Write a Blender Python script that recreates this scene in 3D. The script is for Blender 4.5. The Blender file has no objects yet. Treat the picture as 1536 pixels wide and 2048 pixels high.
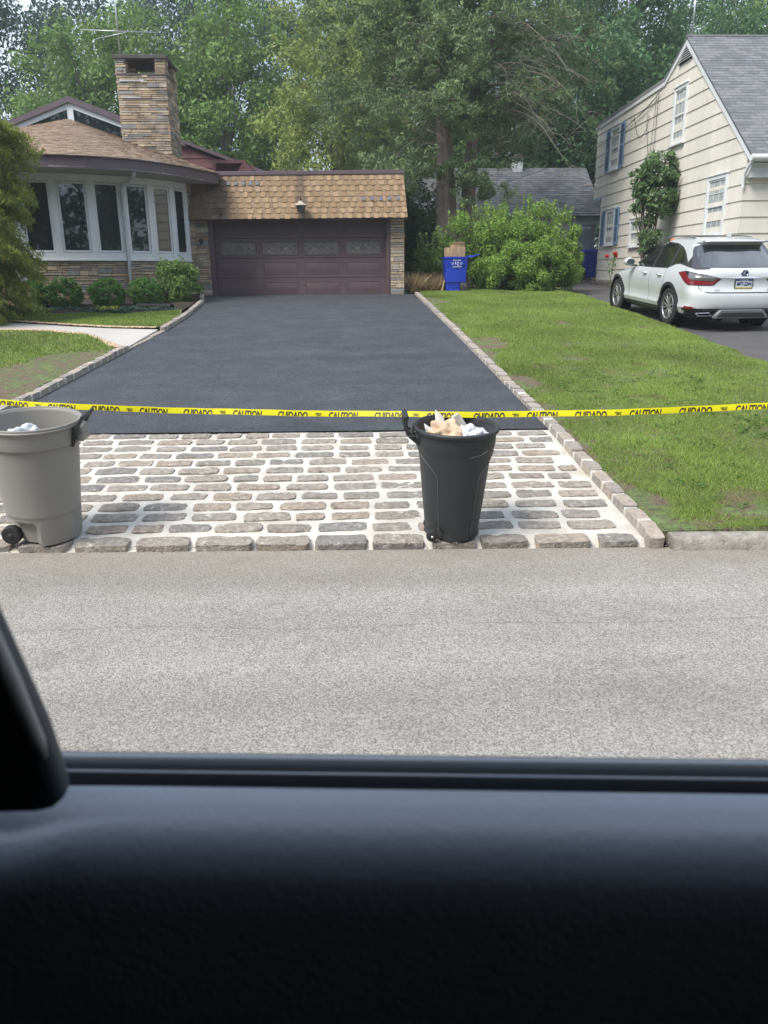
import bpy, bmesh, math, random
import numpy as np
from mathutils import Vector, Matrix, noise
R = math.radians
SC = bpy.context.scene
COL = SC.collection
# ------------------------------------------------------------------ camera, sky, sun, exposure
PITCH, ROLL, YAW, EYE = R(16.9), R(0.5), R(2.4), 1.7
cam = bpy.data.cameras.new('camera')
camo = bpy.data.objects.new('camera', cam); COL.objects.link(camo); SC.camera = camo
cam.sensor_fit = 'VERTICAL'; cam.sensor_height = 36; cam.sensor_width = 27; cam.lens = 27.04
cam.clip_start = 0.02; cam.clip_end = 2000
f_ = Vector((math.sin(YAW)*math.cos(PITCH), math.cos(YAW)*math.cos(PITCH), -math.sin(PITCH)))
r0 = Vector((math.cos(YAW), -math.sin(YAW), 0)); u0 = r0.cross(f_)
r_ = r0*math.cos(ROLL) - u0*math.sin(ROLL); u_ = u0*math.cos(ROLL) + r0*math.sin(ROLL)
camo.matrix_world = Matrix(((r_.x, u_.x, -f_.x, 0), (r_.y, u_.y, -f_.y, 0), (r_.z, u_.z, -f_.z, EYE), (0, 0, 0, 1)))
cam.dof.use_dof = True; cam.dof.focus_distance = 9.0; cam.dof.aperture_fstop = 7.5
SUN_EL, SUN_AZ = R(52), R(-128)      # azimuth from +Y clockwise: behind the viewer, to the left
w = bpy.data.worlds.new('World'); SC.world = w; w.use_nodes = True
nt = w.node_tree; nt.nodes.clear()
wo = nt.nodes.new('ShaderNodeOutputWorld'); bg = nt.nodes.new('ShaderNodeBackground')
sky = nt.nodes.new('ShaderNodeTexSky'); sky.sky_type = 'NISHITA'; sky.sun_disc = False
sky.sun_elevation = SUN_EL; sky.sun_rotation = SUN_AZ
try: sky.dust_density = 2.0; sky.air_density = 1.0
except Exception: pass
tc = nt.nodes.new('ShaderNodeTexCoord'); nz = nt.nodes.new('ShaderNodeTexNoise')
nz.inputs['Scale'].default_value = 3.0; nz.inputs['Detail'].default_value = 6; nz.inputs['Roughness'].default_value = .6
rp = nt.nodes.new('ShaderNodeValToRGB'); rp.color_ramp.elements[0].position = .38; rp.color_ramp.elements[1].position = .62
rp.color_ramp.elements[0].color = (.2, .2, .2, 1); rp.color_ramp.elements[1].color = (.95, .95, .95, 1)
mx = nt.nodes.new('ShaderNodeMix'); mx.data_type = 'RGBA'
mx.inputs[7].default_value = (6.9, 7.7, 9.0, 1)
nt.links.new(tc.outputs['Generated'], nz.inputs['Vector']); nt.links.new(nz.outputs[0], rp.inputs[0])
nt.links.new(rp.outputs[0], mx.inputs[0]); nt.links.new(sky.outputs[0], mx.inputs[6])
nt.links.new(mx.outputs[2], bg.inputs[0]); nt.links.new(bg.outputs[0], wo.inputs[0])
bg.inputs[1].default_value = 0.12
sl = bpy.data.lights.new('sun', 'SUN'); sl.energy = 3.0; sl.angle = R(24); sl.color = (1.0, .955, .88)
so = bpy.data.objects.new('sun', sl); COL.objects.link(so)
sd = Vector((math.sin(SUN_AZ)*math.cos(SUN_EL), math.cos(SUN_AZ)*math.cos(SUN_EL), math.sin(SUN_EL)))
so.rotation_euler = sd.to_track_quat('Z', 'Y').to_euler(); so.location = (-8, -8, 20)
SC.view_settings.view_transform = 'Standard'; SC.view_settings.look = 'None'
SC.view_settings.gamma = 1; SC.view_settings.exposure = 0.62
SC.cycles.max_bounces = 7; SC.cycles.transparent_max_bounces = 8
# ------------------------------------------------------------------ materials
MATS = {}
def M(name, base, rough=.7, vary=None, bump=None, island=None, metal=0, coat=0, spec=.5, spots=None, coord='Object', sheen=0, trans=0, streak=None):
    """procedural material. vary=(scale,amount,detail)  bump=(scale,dist)  island=[(pos,colour)..]  spots=(scale,colour,lo,hi)"""
    if name in MATS: return MATS[name]
    m = bpy.data.materials.new(name); m.use_nodes = True; n = m.node_tree; p = n.nodes['Principled BSDF']
    p.inputs['Roughness'].default_value = rough; p.inputs['Metallic'].default_value = metal
    p.inputs['Coat Weight'].default_value = coat; p.inputs['Coat Roughness'].default_value = .04
    p.inputs['Specular IOR Level'].default_value = spec
    if sheen: p.inputs['Sheen Weight'].default_value = sheen
    L = n.links.new
    tcn = n.nodes.new('ShaderNodeTexCoord'); co = tcn.outputs[coord]
    cur = None
    if island:
        g = n.nodes.new('ShaderNodeNewGeometry'); r = n.nodes.new('ShaderNodeValToRGB'); r.color_ramp.interpolation = 'CONSTANT' if len(island) > 3 else 'LINEAR'
        els = r.color_ramp.elements
        for i, (ps, c) in enumerate(island):
            e = els[i] if i < 2 else els.new(ps)
            e.position = ps; e.color = (*c, 1)
        L(g.outputs['Random Per Island'], r.inputs[0]); cur = r.outputs[0]
    if vary:
        t = n.nodes.new('ShaderNodeTexNoise'); t.inputs['Scale'].default_value = vary[0]
        t.inputs['Detail'].default_value = vary[2] if len(vary) > 2 else 4; L(co, t.inputs['Vector'])
        if streak:
            mp = n.nodes.new('ShaderNodeMapping'); mp.inputs['Scale'].default_value = streak; L(co, mp.inputs[0]); L(mp.outputs[0], t.inputs['Vector'])
        mr = n.nodes.new('ShaderNodeMapRange'); mr.inputs[1].default_value = .25; mr.inputs[2].default_value = .75
        mr.inputs[3].default_value = 1-vary[1]; mr.inputs[4].default_value = 1+vary[1]; L(t.outputs[0], mr.inputs[0])
        mm = n.nodes.new('ShaderNodeMix'); mm.data_type = 'RGBA'; mm.blend_type = 'MULTIPLY'; mm.inputs[0].default_value = 1
        cb = n.nodes.new('ShaderNodeCombineColor')
        for k in range(3): L(mr.outputs[0], cb.inputs[k])
        if cur: L(cur, mm.inputs[6])
        else: mm.inputs[6].default_value = (*base, 1)
        L(cb.outputs[0], mm.inputs[7]); cur = mm.outputs[2]
    if spots:
        for sp in (spots if isinstance(spots, list) else [spots]):
            t = n.nodes.new('ShaderNodeTexNoise'); t.inputs['Scale'].default_value = sp[0]; t.inputs['Detail'].default_value = 5; t.inputs['Roughness'].default_value = .6; L(co, t.inputs['Vector'])
            mr = n.nodes.new('ShaderNodeMapRange'); mr.inputs[1].default_value = sp[2]; mr.inputs[2].default_value = sp[3]; L(t.outputs[0], mr.inputs[0])
            mm = n.nodes.new('ShaderNodeMix'); mm.data_type = 'RGBA'; L(mr.outputs[0], mm.inputs[0])
            if cur: L(cur, mm.inputs[6])
            else: mm.inputs[6].default_value = (*base, 1)
            mm.inputs[7].default_value = (*sp[1], 1); cur = mm.outputs[2]
    if cur: L(cur, p.inputs['Base Color'])
    else: p.inputs['Base Color'].default_value = (*base, 1)
    if bump:
        t = n.nodes.new('ShaderNodeTexNoise'); t.inputs['Scale'].default_value = bump[0]; t.inputs['Detail'].default_value = 6; L(co, t.inputs['Vector'])
        b = n.nodes.new('ShaderNodeBump'); b.inputs['Distance'].default_value = bump[1]; b.inputs['Strength'].default_value = 1; L(t.outputs[0], b.inputs['Height']); L(b.outputs[0], p.inputs['Normal'])
    if trans:
        out = n.nodes['Material Output']; tr = n.nodes.new('ShaderNodeBsdfTranslucent'); ms = n.nodes.new('ShaderNodeMixShader')
        if cur: L(cur, tr.inputs[0])
        else: tr.inputs[0].default_value = (*base, 1)
        ms.inputs[0].default_value = trans; L(p.outputs[0], ms.inputs[1]); L(tr.outputs[0], ms.inputs[2]); L(ms.outputs[0], out.inputs[0])
    MATS[name] = m; return m
def voro_speck(m, scale, lo, hi, amt=1.0):
    """aggregate: per-cell brightness multiplied into the base colour"""
    n = m.node_tree; p = n.nodes['Principled BSDF']; L = n.links.new
    tcn = n.nodes.new('ShaderNodeTexCoord'); v = n.nodes.new('ShaderNodeTexVoronoi'); v.inputs['Scale'].default_value = scale
    L(tcn.outputs['Object'], v.inputs['Vector'])
    sx = n.nodes.new('ShaderNodeSeparateColor'); L(v.outputs['Color'], sx.inputs[0])
    mr = n.nodes.new('ShaderNodeMapRange'); mr.inputs[3].default_value = lo; mr.inputs[4].default_value = hi; L(sx.outputs[0], mr.inputs[0])
    cb = n.nodes.new('ShaderNodeCombineColor')
    for k in range(3): L(mr.outputs[0], cb.inputs[k])
    mm = n.nodes.new('ShaderNodeMix'); mm.data_type = 'RGBA'; mm.blend_type = 'MULTIPLY'; mm.inputs[0].default_value = amt
    if p.inputs['Base Color'].is_linked: L(p.inputs['Base Color'].links[0].from_socket, mm.inputs[6])
    else: mm.inputs[6].default_value = p.inputs['Base Color'].default_value
    L(cb.outputs[0], mm.inputs[7]); L(mm.outputs[2], p.inputs['Base Color'])
    b = n.nodes.new('ShaderNodeBump'); b.inputs['Distance'].default_value = .004; b.inputs['Strength'].default_value = .7
    L(v.outputs['Distance'], b.inputs['Height']); L(b.outputs[0], p.inputs['Normal']); b.invert = True
# ------------------------------------------------------------------ mesh helpers
class MB:
    def __init__(s, mtx=None): s.v = []; s.f = []; s.mtx = mtx; s.mi = []; s.cm = 0
    def add(s, vs, fs):
        o = len(s.v)
        for v in vs: s.v.append(tuple(s.mtx @ Vector(v)) if s.mtx else tuple(v))
        for f in fs: s.f.append(tuple(i+o for i in f)); s.mi.append(s.cm)
    def box(s, x0, x1, y0, y1, z0, z1):
        s.add([(x0,y0,z0),(x1,y0,z0),(x1,y1,z0),(x0,y1,z0),(x0,y0,z1),(x1,y0,z1),(x1,y1,z1),(x0,y1,z1)],
              [(0,3,2,1),(4,5,6,7),(0,1,5,4),(1,2,6,5),(2,3,7,6),(3,0,4,7)])
    def hexa(s, p):   # 8 points: bottom ring then top ring
        s.add(p, [(0,3,2,1),(4,5,6,7),(0,1,5,4),(1,2,6,5),(2,3,7,6),(3,0,4,7)])
    def prism(s, poly, d):   # poly list of 3D points, d extrusion vector
        n = len(poly); d = Vector(d); P = [Vector(p) for p in poly]
        s.add([tuple(p) for p in P]+[tuple(p+d) for p in P], [tuple(range(n))[::-1], tuple(range(n, 2*n))]+[(i,(i+1)%n,n+(i+1)%n,n+i) for i in range(n)])
    def tube(s, path, rad, seg=8, cap=True):
        P = [Vector(p) for p in path]; n = len(P)
        rad = rad if isinstance(rad, (list, tuple)) else [rad]*n
        vs = []; up = Vector((0,0,1)); prev = None
        for i in range(n):
            t = (P[min(i+1,n-1)]-P[max(i-1,0)]).normalized()
            if prev is None:
                a = t.cross(up if abs(t.z) < .9 else Vector((1,0,0))).normalized()
            else:
                a = (prev - t*prev.dot(t)); a = a.normalized() if a.length > 1e-6 else t.orthogonal().normalized()
            prev = a; b = t.cross(a)
            for k in range(seg):
                an = 2*math.pi*k/seg; vs.append(tuple(P[i]+(a*math.cos(an)+b*math.sin(an))*rad[i]))
        fs = [(i*seg+k, i*seg+(k+1)%seg, (i+1)*seg+(k+1)%seg, (i+1)*seg+k) for i in range(n-1) for k in range(seg)]
        if cap: fs += [tuple(range(seg))[::-1], tuple(range((n-1)*seg, n*seg))]
        s.add(vs, fs)
    def lathe(s, prof, seg=32, c=(0,0,0), axis='z', arc=1.0, fn=None):
        vs = []; n = len(prof); m = seg if arc >= 1 else seg+1
        for (r, z) in prof:
            for k in range(m):
                a = 2*math.pi*arc*k/seg; rr = fn(r, z, a) if fn else r
                x, y = rr*math.cos(a), rr*math.sin(a)
                if axis == 'z': vs.append((c[0]+x, c[1]+y, c[2]+z))
                elif axis == 'x': vs.append((c[0]+z, c[1]+x, c[2]+y))
                else: vs.append((c[0]+x, c[1]+z, c[2]+y))
        fs = []
        for i in range(n-1):
            for k in range(seg if arc >= 1 else seg):
                k2 = (k+1) % m
                fs.append((i*m+k, i*m+k2, (i+1)*m+k2, (i+1)*m+k))
        s.add(vs, fs)
    def grid(s, pts):   # 2D list of points
        n = len(pts); m = len(pts[0])
        s.add([p for row in pts for p in row], [(i*m+k, i*m+k+1, (i+1)*m+k+1, (i+1)*m+k) for i in range(n-1) for k in range(m-1)])
    def build(s, name, mat, parent=None, smooth=False, bevel=0, autosm=None, seg=2, solid=0):
        me = bpy.data.meshes.new(name); me.from_pydata(s.v, [], s.f)
        mats = mat if isinstance(mat, list) else [mat]
        for m in mats: me.materials.append(m)
        if len(mats) > 1: me.polygons.foreach_set('material_index', s.mi)
        bm = bmesh.new(); bm.from_mesh(me); bmesh.ops.recalc_face_normals(bm, faces=bm.faces); bm.to_mesh(me); bm.free()
        if smooth: me.polygons.foreach_set('use_smooth', [True]*len(me.polygons))
        if autosm: me.set_sharp_from_angle(angle=R(autosm))
        me.update()
        o = bpy.data.objects.new(name, me); COL.objects.link(o)
        if parent: o.parent = parent
        if solid:
            md = o.modifiers.new('solid', 'SOLIDIFY'); md.thickness = solid; md.offset = 0
        if bevel:
            md = o.modifiers.new('bevel', 'BEVEL'); md.width = bevel; md.segments = seg; md.limit_method = 'ANGLE'; md.angle_limit = R(35)
            me.polygons.foreach_set('use_smooth', [True]*len(me.polygons)); me.set_sharp_from_angle(angle=R(50))
        return o
def thing(name, label, cat, loc=(0,0,0), rotz=0, group=None):
    o = bpy.data.objects.new(name, None); COL.objects.link(o); o.location = loc; o.rotation_euler = (0,0,rotz)
    o.empty_display_size = .1
    return tag(o, label, cat, group)
def tag(o, label, cat, group=None):
    o['label'] = label; o['category'] = cat
    if group: o['group'] = group
    return o
def kind(o, k, label=None):
    o['kind'] = k
    if label: o['label'] = label
    return o
def fast(name, V, F, mat, parent=None, smooth=False):
    """numpy mesh: V (n,3), F (m,k)"""
    me = bpy.data.meshes.new(name); k = F.shape[1]
    me.vertices.add(len(V)); me.vertices.foreach_set('co', V.astype(np.float32).ravel())
    me.loops.add(F.size); me.loops.foreach_set('vertex_index', F.astype(np.int32).ravel())
    me.polygons.add(len(F)); me.polygons.foreach_set('loop_start', (np.arange(len(F))*k).astype(np.int32))
    try: me.polygons.foreach_set('loop_total', np.full(len(F), k, np.int32))
    except Exception: pass
    me.update(calc_edges=True); me.validate()
    if smooth: me.polygons.foreach_set('use_smooth', [True]*len(F))
    me.materials.append(mat); o = bpy.data.objects.new(name, me); COL.objects.link(o)
    if parent: o.parent = parent
    return o
PY = [-60, 4.70, 4.74, 7.3, 14, 22, 30, 60, 200]; PZ = [0, 0, .036, .28, .75, 1.24, 1.6, 2.4, 9]
def prof(y): return float(np.interp(y, PY, PZ))
def curb(x): return 4.70-.04*x      # the road's edge is a touch askew
def ter(x, y): return prof(y + .04*x if y < 8 else y)
def sheet(name, poly, off, mat, stepx=.6, stepy=.5, wob=0, fz=None, skirt=0):
    bm = bmesh.new(); vs = [bm.verts.new((x, y, 0)) for x, y in poly]; bm.faces.new(vs)
    xs = [p[0] for p in poly]; ys = [p[1] for p in poly]
    cut = [((0,1,0), y) for y in np.arange(min(ys)+stepy, max(ys), stepy)]
    for k in PY: cut.append(((0,1,0), k))
    for _, y in cut:
        g = bm.verts[:]+bm.edges[:]+bm.faces[:]; bmesh.ops.bisect_plane(bm, geom=g, plane_co=(0,y,0), plane_no=(0,1,0))
    for x in np.arange(min(xs)+stepx, max(xs), stepx):
        g = bm.verts[:]+bm.edges[:]+bm.faces[:]; bmesh.ops.bisect_plane(bm, geom=g, plane_co=(x,0,0), plane_no=(1,0,0))
    for v in bm.verts:
        z = fz(v.co.x, v.co.y) if fz else ter(v.co.x, v.co.y)+off
        if wob: z += wob*noise.noise(Vector((v.co.x*1.3, v.co.y*1.3, 3)))
        v.co.z = z
    if skirt:
        be = [e for e in bm.edges if len(e.link_faces) == 1]
        r = bmesh.ops.extrude_edge_only(bm, edges=be)
        for v in [g for g in r['geom'] if isinstance(g, bmesh.types.BMVert)]: v.co.z -= skirt
    bmesh.ops.recalc_face_normals(bm, faces=bm.faces)
    me = bpy.data.meshes.new(name); bm.to_mesh(me); bm.free(); me.materials.append(mat)
    me.polygons.foreach_set('use_smooth', [True]*len(me.polygons)); me.set_sharp_from_angle(angle=R(40))
    o = bpy.data.objects.new(name, me); COL.objects.link(o); return o
def interp(path, t):   # polyline by arclength fraction
    P = [Vector(p) for p in path]; L = [0]
    for a, b in zip(P, P[1:]): L.append(L[-1]+(b-a).length)
    d = max(0, min(1, t))*L[-1]
    for i in range(len(P)-1):
        if d <= L[i+1] or i == len(P)-2: return P[i].lerp(P[i+1], (d-L[i])/max(1e-9, L[i+1]-L[i]))
def plen(path): return sum((Vector(b)-Vector(a)).length for a, b in zip(path, path[1:]))
def stone(mb, c, sx, sy, sz, rnd, ax=0, rough=.012, ns=8):
    """an irregular rounded block, c = centre of its top face, ax = turn about z"""
    nx, ny = ns+2, ns
    ca, sa = math.cos(ax), math.sin(ax); sd = rnd.random()*100
    top = []
    for j in range(ny+1):
        row = []
        for i in range(nx+1):
            u = -1+2*i/nx; v = -1+2*j/ny
            # superellipse outline, wobbly
            k = 1-.075*(abs(u*v))**3
            x = u*sx/2*k; y = v*sy/2*k
            e = max(abs(u), abs(v)); z = -.3*sy*max(0, e-.88)**2*4.5
            nv = noise.noise_vector(Vector((x*9+sd, y*9, sd))); n2 = noise.noise_vector(Vector((x*34, y*34+sd, sd)))
            x += nv.x*rough*.7+n2.x*rough*.5*(e > .8); y += nv.y*rough*.7+n2.y*rough*.45*(e > .8); z += nv.z*rough*.5 + noise.noise(Vector((x*30, y*30, sd)))*rough*.45
            row.append((c[0]+x*ca-y*sa, c[1]+x*sa+y*ca, c[2]+z))
        top.append(row)
    n0 = len(top); m0 = len(top[0])
    vs = [p for r in top for p in r]; fs = [(i*m0+k, i*m0+k+1, (i+1)*m0+k+1, (i+1)*m0+k) for i in range(n0-1) for k in range(m0-1)]
    ring = [k for k in range(m0)]+[i*m0+m0-1 for i in range(1, n0)]+[(n0-1)*m0+k for k in range(m0-2, -1, -1)]+[i*m0 for i in range(n0-2, 0, -1)]
    o = len(vs)
    for k in ring: p = vs[k]; vs.append((p[0]+(p[0]-c[0])*.03, p[1]+(p[1]-c[1])*.03, c[2]-sz))
    nr = len(ring)
    fs += [(ring[k], o+k, o+(k+1)%nr, ring[(k+1)%nr]) for k in range(nr)]
    mb.add(vs, fs)
# ------------------------------------------------------------------ palette
m_asph = M('new_asphalt', (.041,.045,.053), .72, vary=(1.1,.14,8), spots=[(2.2,(.060,.066,.076),.45,.8),(7,(.030,.034,.040),.55,.8)]); voro_speck(m_asph, 85, .5, 1.7)
m_road = M('road_asphalt', (.285,.268,.243), .85, vary=(.8,.09,9), spots=[(1.1,(.225,.208,.185),.50,.78),(9,(.31,.30,.28),.5,.75),(3.3,(.14,.13,.12),.69,.74),(26,(.38,.365,.34),.66,.74)]); voro_speck(m_road, 150, .56, 1.36)
def kerb_dirt(m):
    n = m.node_tree; p = n.nodes['Principled BSDF']; L = n.links.new
    t = n.nodes.new('ShaderNodeTexCoord'); sx = n.nodes.new('ShaderNodeSeparateXYZ'); L(t.outputs['Object'], sx.inputs[0])
    nz_ = n.nodes.new('ShaderNodeTexNoise'); nz_.inputs['Scale'].default_value = 2.2; nz_.inputs['Detail'].default_value = 7; L(t.outputs['Object'], nz_.inputs['Vector'])
    a = n.nodes.new('ShaderNodeMath'); a.operation = 'MULTIPLY_ADD'; a.inputs[1].default_value = 1.1; L(nz_.outputs[0], a.inputs[0]); L(sx.outputs[1], a.inputs[2])
    mr = n.nodes.new('ShaderNodeMapRange'); mr.inputs[1].default_value = 4.55; mr.inputs[2].default_value = 5.25; mr.inputs[4].default_value = .45; L(a.outputs[0], mr.inputs[0])
    mm = n.nodes.new('ShaderNodeMix'); mm.data_type = 'RGBA'; L(mr.outputs[0], mm.inputs[0]); L(p.inputs['Base Color'].links[0].from_socket, mm.inputs[6]); mm.inputs[7].default_value = (.27,.225,.165,1)
    L(mm.outputs[2], p.inputs['Base Color'])
def bands(m):
    n = m.node_tree; p = n.nodes['Principled BSDF']; L = n.links.new; t = n.nodes.new('ShaderNodeTexCoord'); mp = n.nodes.new('ShaderNodeMapping'); mp.inputs['Scale'].default_value = (.12, 1.5, 1); L(t.outputs['Object'], mp.inputs[0])
    q = n.nodes.new('ShaderNodeTexNoise'); q.inputs['Scale'].default_value = 1.3; q.inputs['Detail'].default_value = 5; L(mp.outputs[0], q.inputs['Vector'])
    mr = n.nodes.new('ShaderNodeMapRange'); mr.inputs[1].default_value = .3; mr.inputs[2].default_value = .7; mr.inputs[3].default_value = .84; mr.inputs[4].default_value = 1.14; L(q.outputs[0], mr.inputs[0])
    cb = n.nodes.new('ShaderNodeCombineColor'); [L(mr.outputs[0], cb.inputs[k]) for k in range(3)]
    mm = n.nodes.new('ShaderNodeMix'); mm.data_type = 'RGBA'; mm.blend_type = 'MULTIPLY'; mm.inputs[0].default_value = 1; L(p.inputs['Base Color'].links[0].from_socket, mm.inputs[6]); L(cb.outputs[0], mm.inputs[7]); L(mm.outputs[2], p.inputs['Base Color'])
bands(m_road); bands(m_asph)
kerb_dirt(m_road)
m_ndrive = M('old_asphalt', (.085,.080,.080), .85, vary=(1.5,.15,6)); voro_speck(m_ndrive, 90, .7, 1.3)
m_mort = M('mortar', (.56,.535,.485), .9, vary=(5,.18,9), bump=(60,.008), spots=[(2.6,(.44,.40,.33),.53,.72),(16,(.47,.44,.39),.58,.7)])
STON = [(0,(.245,.218,.188)),(.14,(.30,.265,.225)),(.28,(.26,.235,.207)),(.42,(.32,.272,.218)),(.56,(.215,.20,.185)),(.7,(.295,.26,.222)),(.85,(.305,.255,.205))]
m_cob = M('granite_cobble', (.3,.3,.3), .85, vary=(24,.38,10), island=STON, bump=(55,.014), spots=[(12,(.46,.44,.40),.60,.72),(21,(.13,.12,.11),.62,.72)])
m_edge = M('granite_edging', (.3,.3,.3), .9, vary=(22,.28,10), island=[(a,(c[0]*1.14,c[1]*1.15,c[2]*1.17)) for a, c in STON], bump=(60,.008))
m_conc = M('concrete', (.46,.44,.41), .9, vary=(1.5,.10,9), bump=(80,.002), spots=[(3,(.42,.39,.35),.55,.8)])
m_kerb = M('old_kerb', (.31,.285,.25), .92, vary=(14,.3,10), bump=(50,.01), spots=[(2.2,(.12,.11,.10),.47,.60)])
m_soil = M('soil', (.135,.10,.07), .95, vary=(6,.3,9), bump=(35,.03), spots=[(14,(.21,.17,.115),.5,.7)])
m_turf = M('turf', (.125,.17,.055), .95, vary=(14,.45,9), bump=(50,.03), spots=[(5,(.155,.118,.075),.45,.55),(23,(.08,.06,.04),.55,.65)])
m_mulch = M('mulch', (.045,.032,.024), .95, vary=(18,.5,9), bump=(40,.04))
m_grav = M('pea_gravel', (.5,.38,.25), .9, vary=(60,.4,6), bump=(60,.02))
# ------------------------------------------------------------------ ground, road, paving
gp = [(-150,-40),(150,-40),(150,190),(-150,190)]
kind(sheet('ground', gp, 0, m_turf, 25, 10, fz=lambda x, y: (prof(y) if y > 5.2 else 0)-.20), 'structure')
kind(sheet('road', [(-60,-9),(60,-9),(60,curb(60)+.05),(2,curb(2)+.05),(-60,curb(-60)+.05)], .0, m_road, 4, 3, fz=lambda x, y: .0), 'structure')
def lawnz(x, y): return max(ter(x, y)+.06-.03*math.exp(-(x-2)*3), .102)-.11*max(0, min(1, (x-(5.25+.04*(y-4.6)))/.5))
def crack(pts, w_):
    mb = MB(); P = [];
    for (a, b) in zip(pts, pts[1:]):
        for k in range(14): q = k/14; P.append((a[0]+(b[0]-a[0])*q, a[1]+(b[1]-a[1])*q+.012*noise.noise(Vector((q*9+a[0]*7, a[1], 0)))))
    mb.grid([[(x, y-w_*(.25+.6*abs(noise.noise(Vector((x*8, y, 1))))), .004), (x, y+w_*.2, .004)] for x, y in P]); kind(mb.build('road_crack', m_crk), 'structure')
m_crk = M('crack_tar', (.16,.15,.14), .95)
crack([(-1.9,3.62),(-1.1,3.66),(-.3,3.57),(.5,3.60),(1.4,3.55),(2.6,3.58),(4,3.5)], .0032)
def yy(a, x): return a-.04*x
# drive: left edge polyline
LE = [(-3.75,4.86),(-3.70,7.4),(-3.59,9.0),(-3.46,12.5),(-3.37,14.6),(-3.42,17.0),(-3.66,20.5),(-3.86,21.5),(-4.0,22.35)]
RE = [(1.92,4.62),(1.90,7.4),(1.87,14),(1.84,22.3)]
kind(sheet('driveway', [(1.90,7.28)]+RE[2:]+[(1.5,22.9),(-4.3,22.9)]+LE[::-1][:-2]+[(-3.70,7.46)], .012, m_asph, .7, .5), 'structure')
kind(sheet('apron', [(1.92,4.64),(1.90,7.34),(-3.72,7.52),(-3.78,4.86)], .0, m_mort, .25, .16, wob=.012, fz=lambda x, y: ter(x, y)-.004 if y+.04*x > 4.80 else -.02), 'structure')
rnd = random.Random(7)
mb = MB()
NR = 13; y0 = 4.735; pitch = (7.34-y0)/NR
for r in range(NR):
    x = -3.7 + rnd.random()*.3; yc = y0+pitch*(r+.5)
    first = (r == 0)
    while x < 1.86:
        L = rnd.uniform(.245,.335) if not first else rnd.uniform(.28,.37)
        if rnd.random() < .08: L *= .7
        if x+L > 1.87: L = 1.86-x
        if L > .1:
            cx = x+L/2; cy = yc-.04*cx+rnd.uniform(-.008,.008)
            s = Matrix.Identity(3)
            m2 = MB(); stone(m2, (0,0,0), L, (.136 if not first else .146)+rnd.uniform(-.012,.010), .10 if not first else .14, rnd, rnd.uniform(-.03,.03), .015)
            sl_ = math.atan((.28-.05)/2.56); z = ter(cx, cy)+(.007 if not first else .004)
            rot = Matrix.Translation((cx, cy-(.012 if first else 0), z)) @ Matrix.Rotation(sl_, 4, 'X')
            m2.v = [tuple(rot @ Vector(v)) for v in m2.v]; mb.add(m2.v, m2.f)
        x += L+rnd.uniform(.036,.062)
o = mb.build('apron_cobbles', m_cob, smooth=True, autosm=42); kind(o, 'structure')
# block edging along both sides of the drive
mb = MB(); mo = MB()
def edging(path, side, h0, h1, w=.102, Ls=.235):
    tot = plen([(a[0],a[1],0) for a in path]); d = 0
    P3 = [(a[0],a[1],0) for a in path]
    while d < tot-.05:
        L = rnd.uniform(Ls*.85, Ls*1.15); a = interp(P3, d/tot); b = interp(P3, (d+L)/tot); c = (a+b)/2
        ang = math.atan2(b.y-a.y, b.x-a.x); nrm = Vector((math.sin(ang), -math.cos(ang), 0))*side
        c = c+nrm*w/2; f = d/tot; h = h0+(h1-h0)*f
        m2 = MB(); stone(m2, (0,0,0), L-.012, w+rnd.uniform(-.008,.01), h+.12, rnd, 0, .009, 3)
        sl_ = math.atan2(ter(b.x,b.y)-ter(a.x,a.y), L)
        rot = Matrix.Translation((c.x, c.y, ter(c.x,c.y)+h+rnd.uniform(-.006,.006))) @ Matrix.Rotation(ang, 4, 'Z') @ Matrix.Rotation(-sl_, 4, 'Y')
        mb.add([tuple(rot @ Vector(v)) for v in m2.v], m2.f)
        m2 = MB(); m2.box(L/2-.03, L/2+.04, -w*.46, w*.46, -h-.1, -.012+rnd.uniform(-.004,.010)); mo.add([tuple(rot @ Vector(v)) for v in m2.v], m2.f)
        d += L+.018
edging(RE, 1, .06, .08); edging(LE[:4], -1, .085, .09); edging(LE[3:5], -1, .03, .03); edging(LE[4:], -1, .09, .09)
kind(mb.build('drive_edging', m_edge, smooth=True, autosm=42), 'structure'); kind(mo.build('edging_mortar', m_mort, smooth=False, bevel=.006), 'structure')
# kerbs
def kerb(x0, x1):
    mb = MB(); n = int((x1-x0)/.12); rows = []
    for i in range(n+1):
        x = x0+(x1-x0)*i/n; y = curb(x)-.02; j = noise.noise(Vector((x*3,0,0)))*.010
        rows.append([(x,y+.0+j,-.03),(x,y+.006+j,.066+j*.4),(x,y+.026+j,.086+j*.3),(x,y+.15,.093),(x,y+.17,.085),(x,y+.17,-.03)])
    mb.grid(rows); m = len(rows[0]); mb.add(rows[0], [tuple(range(m))]); mb.add(rows[-1], [tuple(range(m))[::-1]])
    kind(mb.build('kerb', m_kerb, smooth=True, autosm=60), 'structure')
kerb(2.06, 40); kerb(-40, -3.95)
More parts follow.
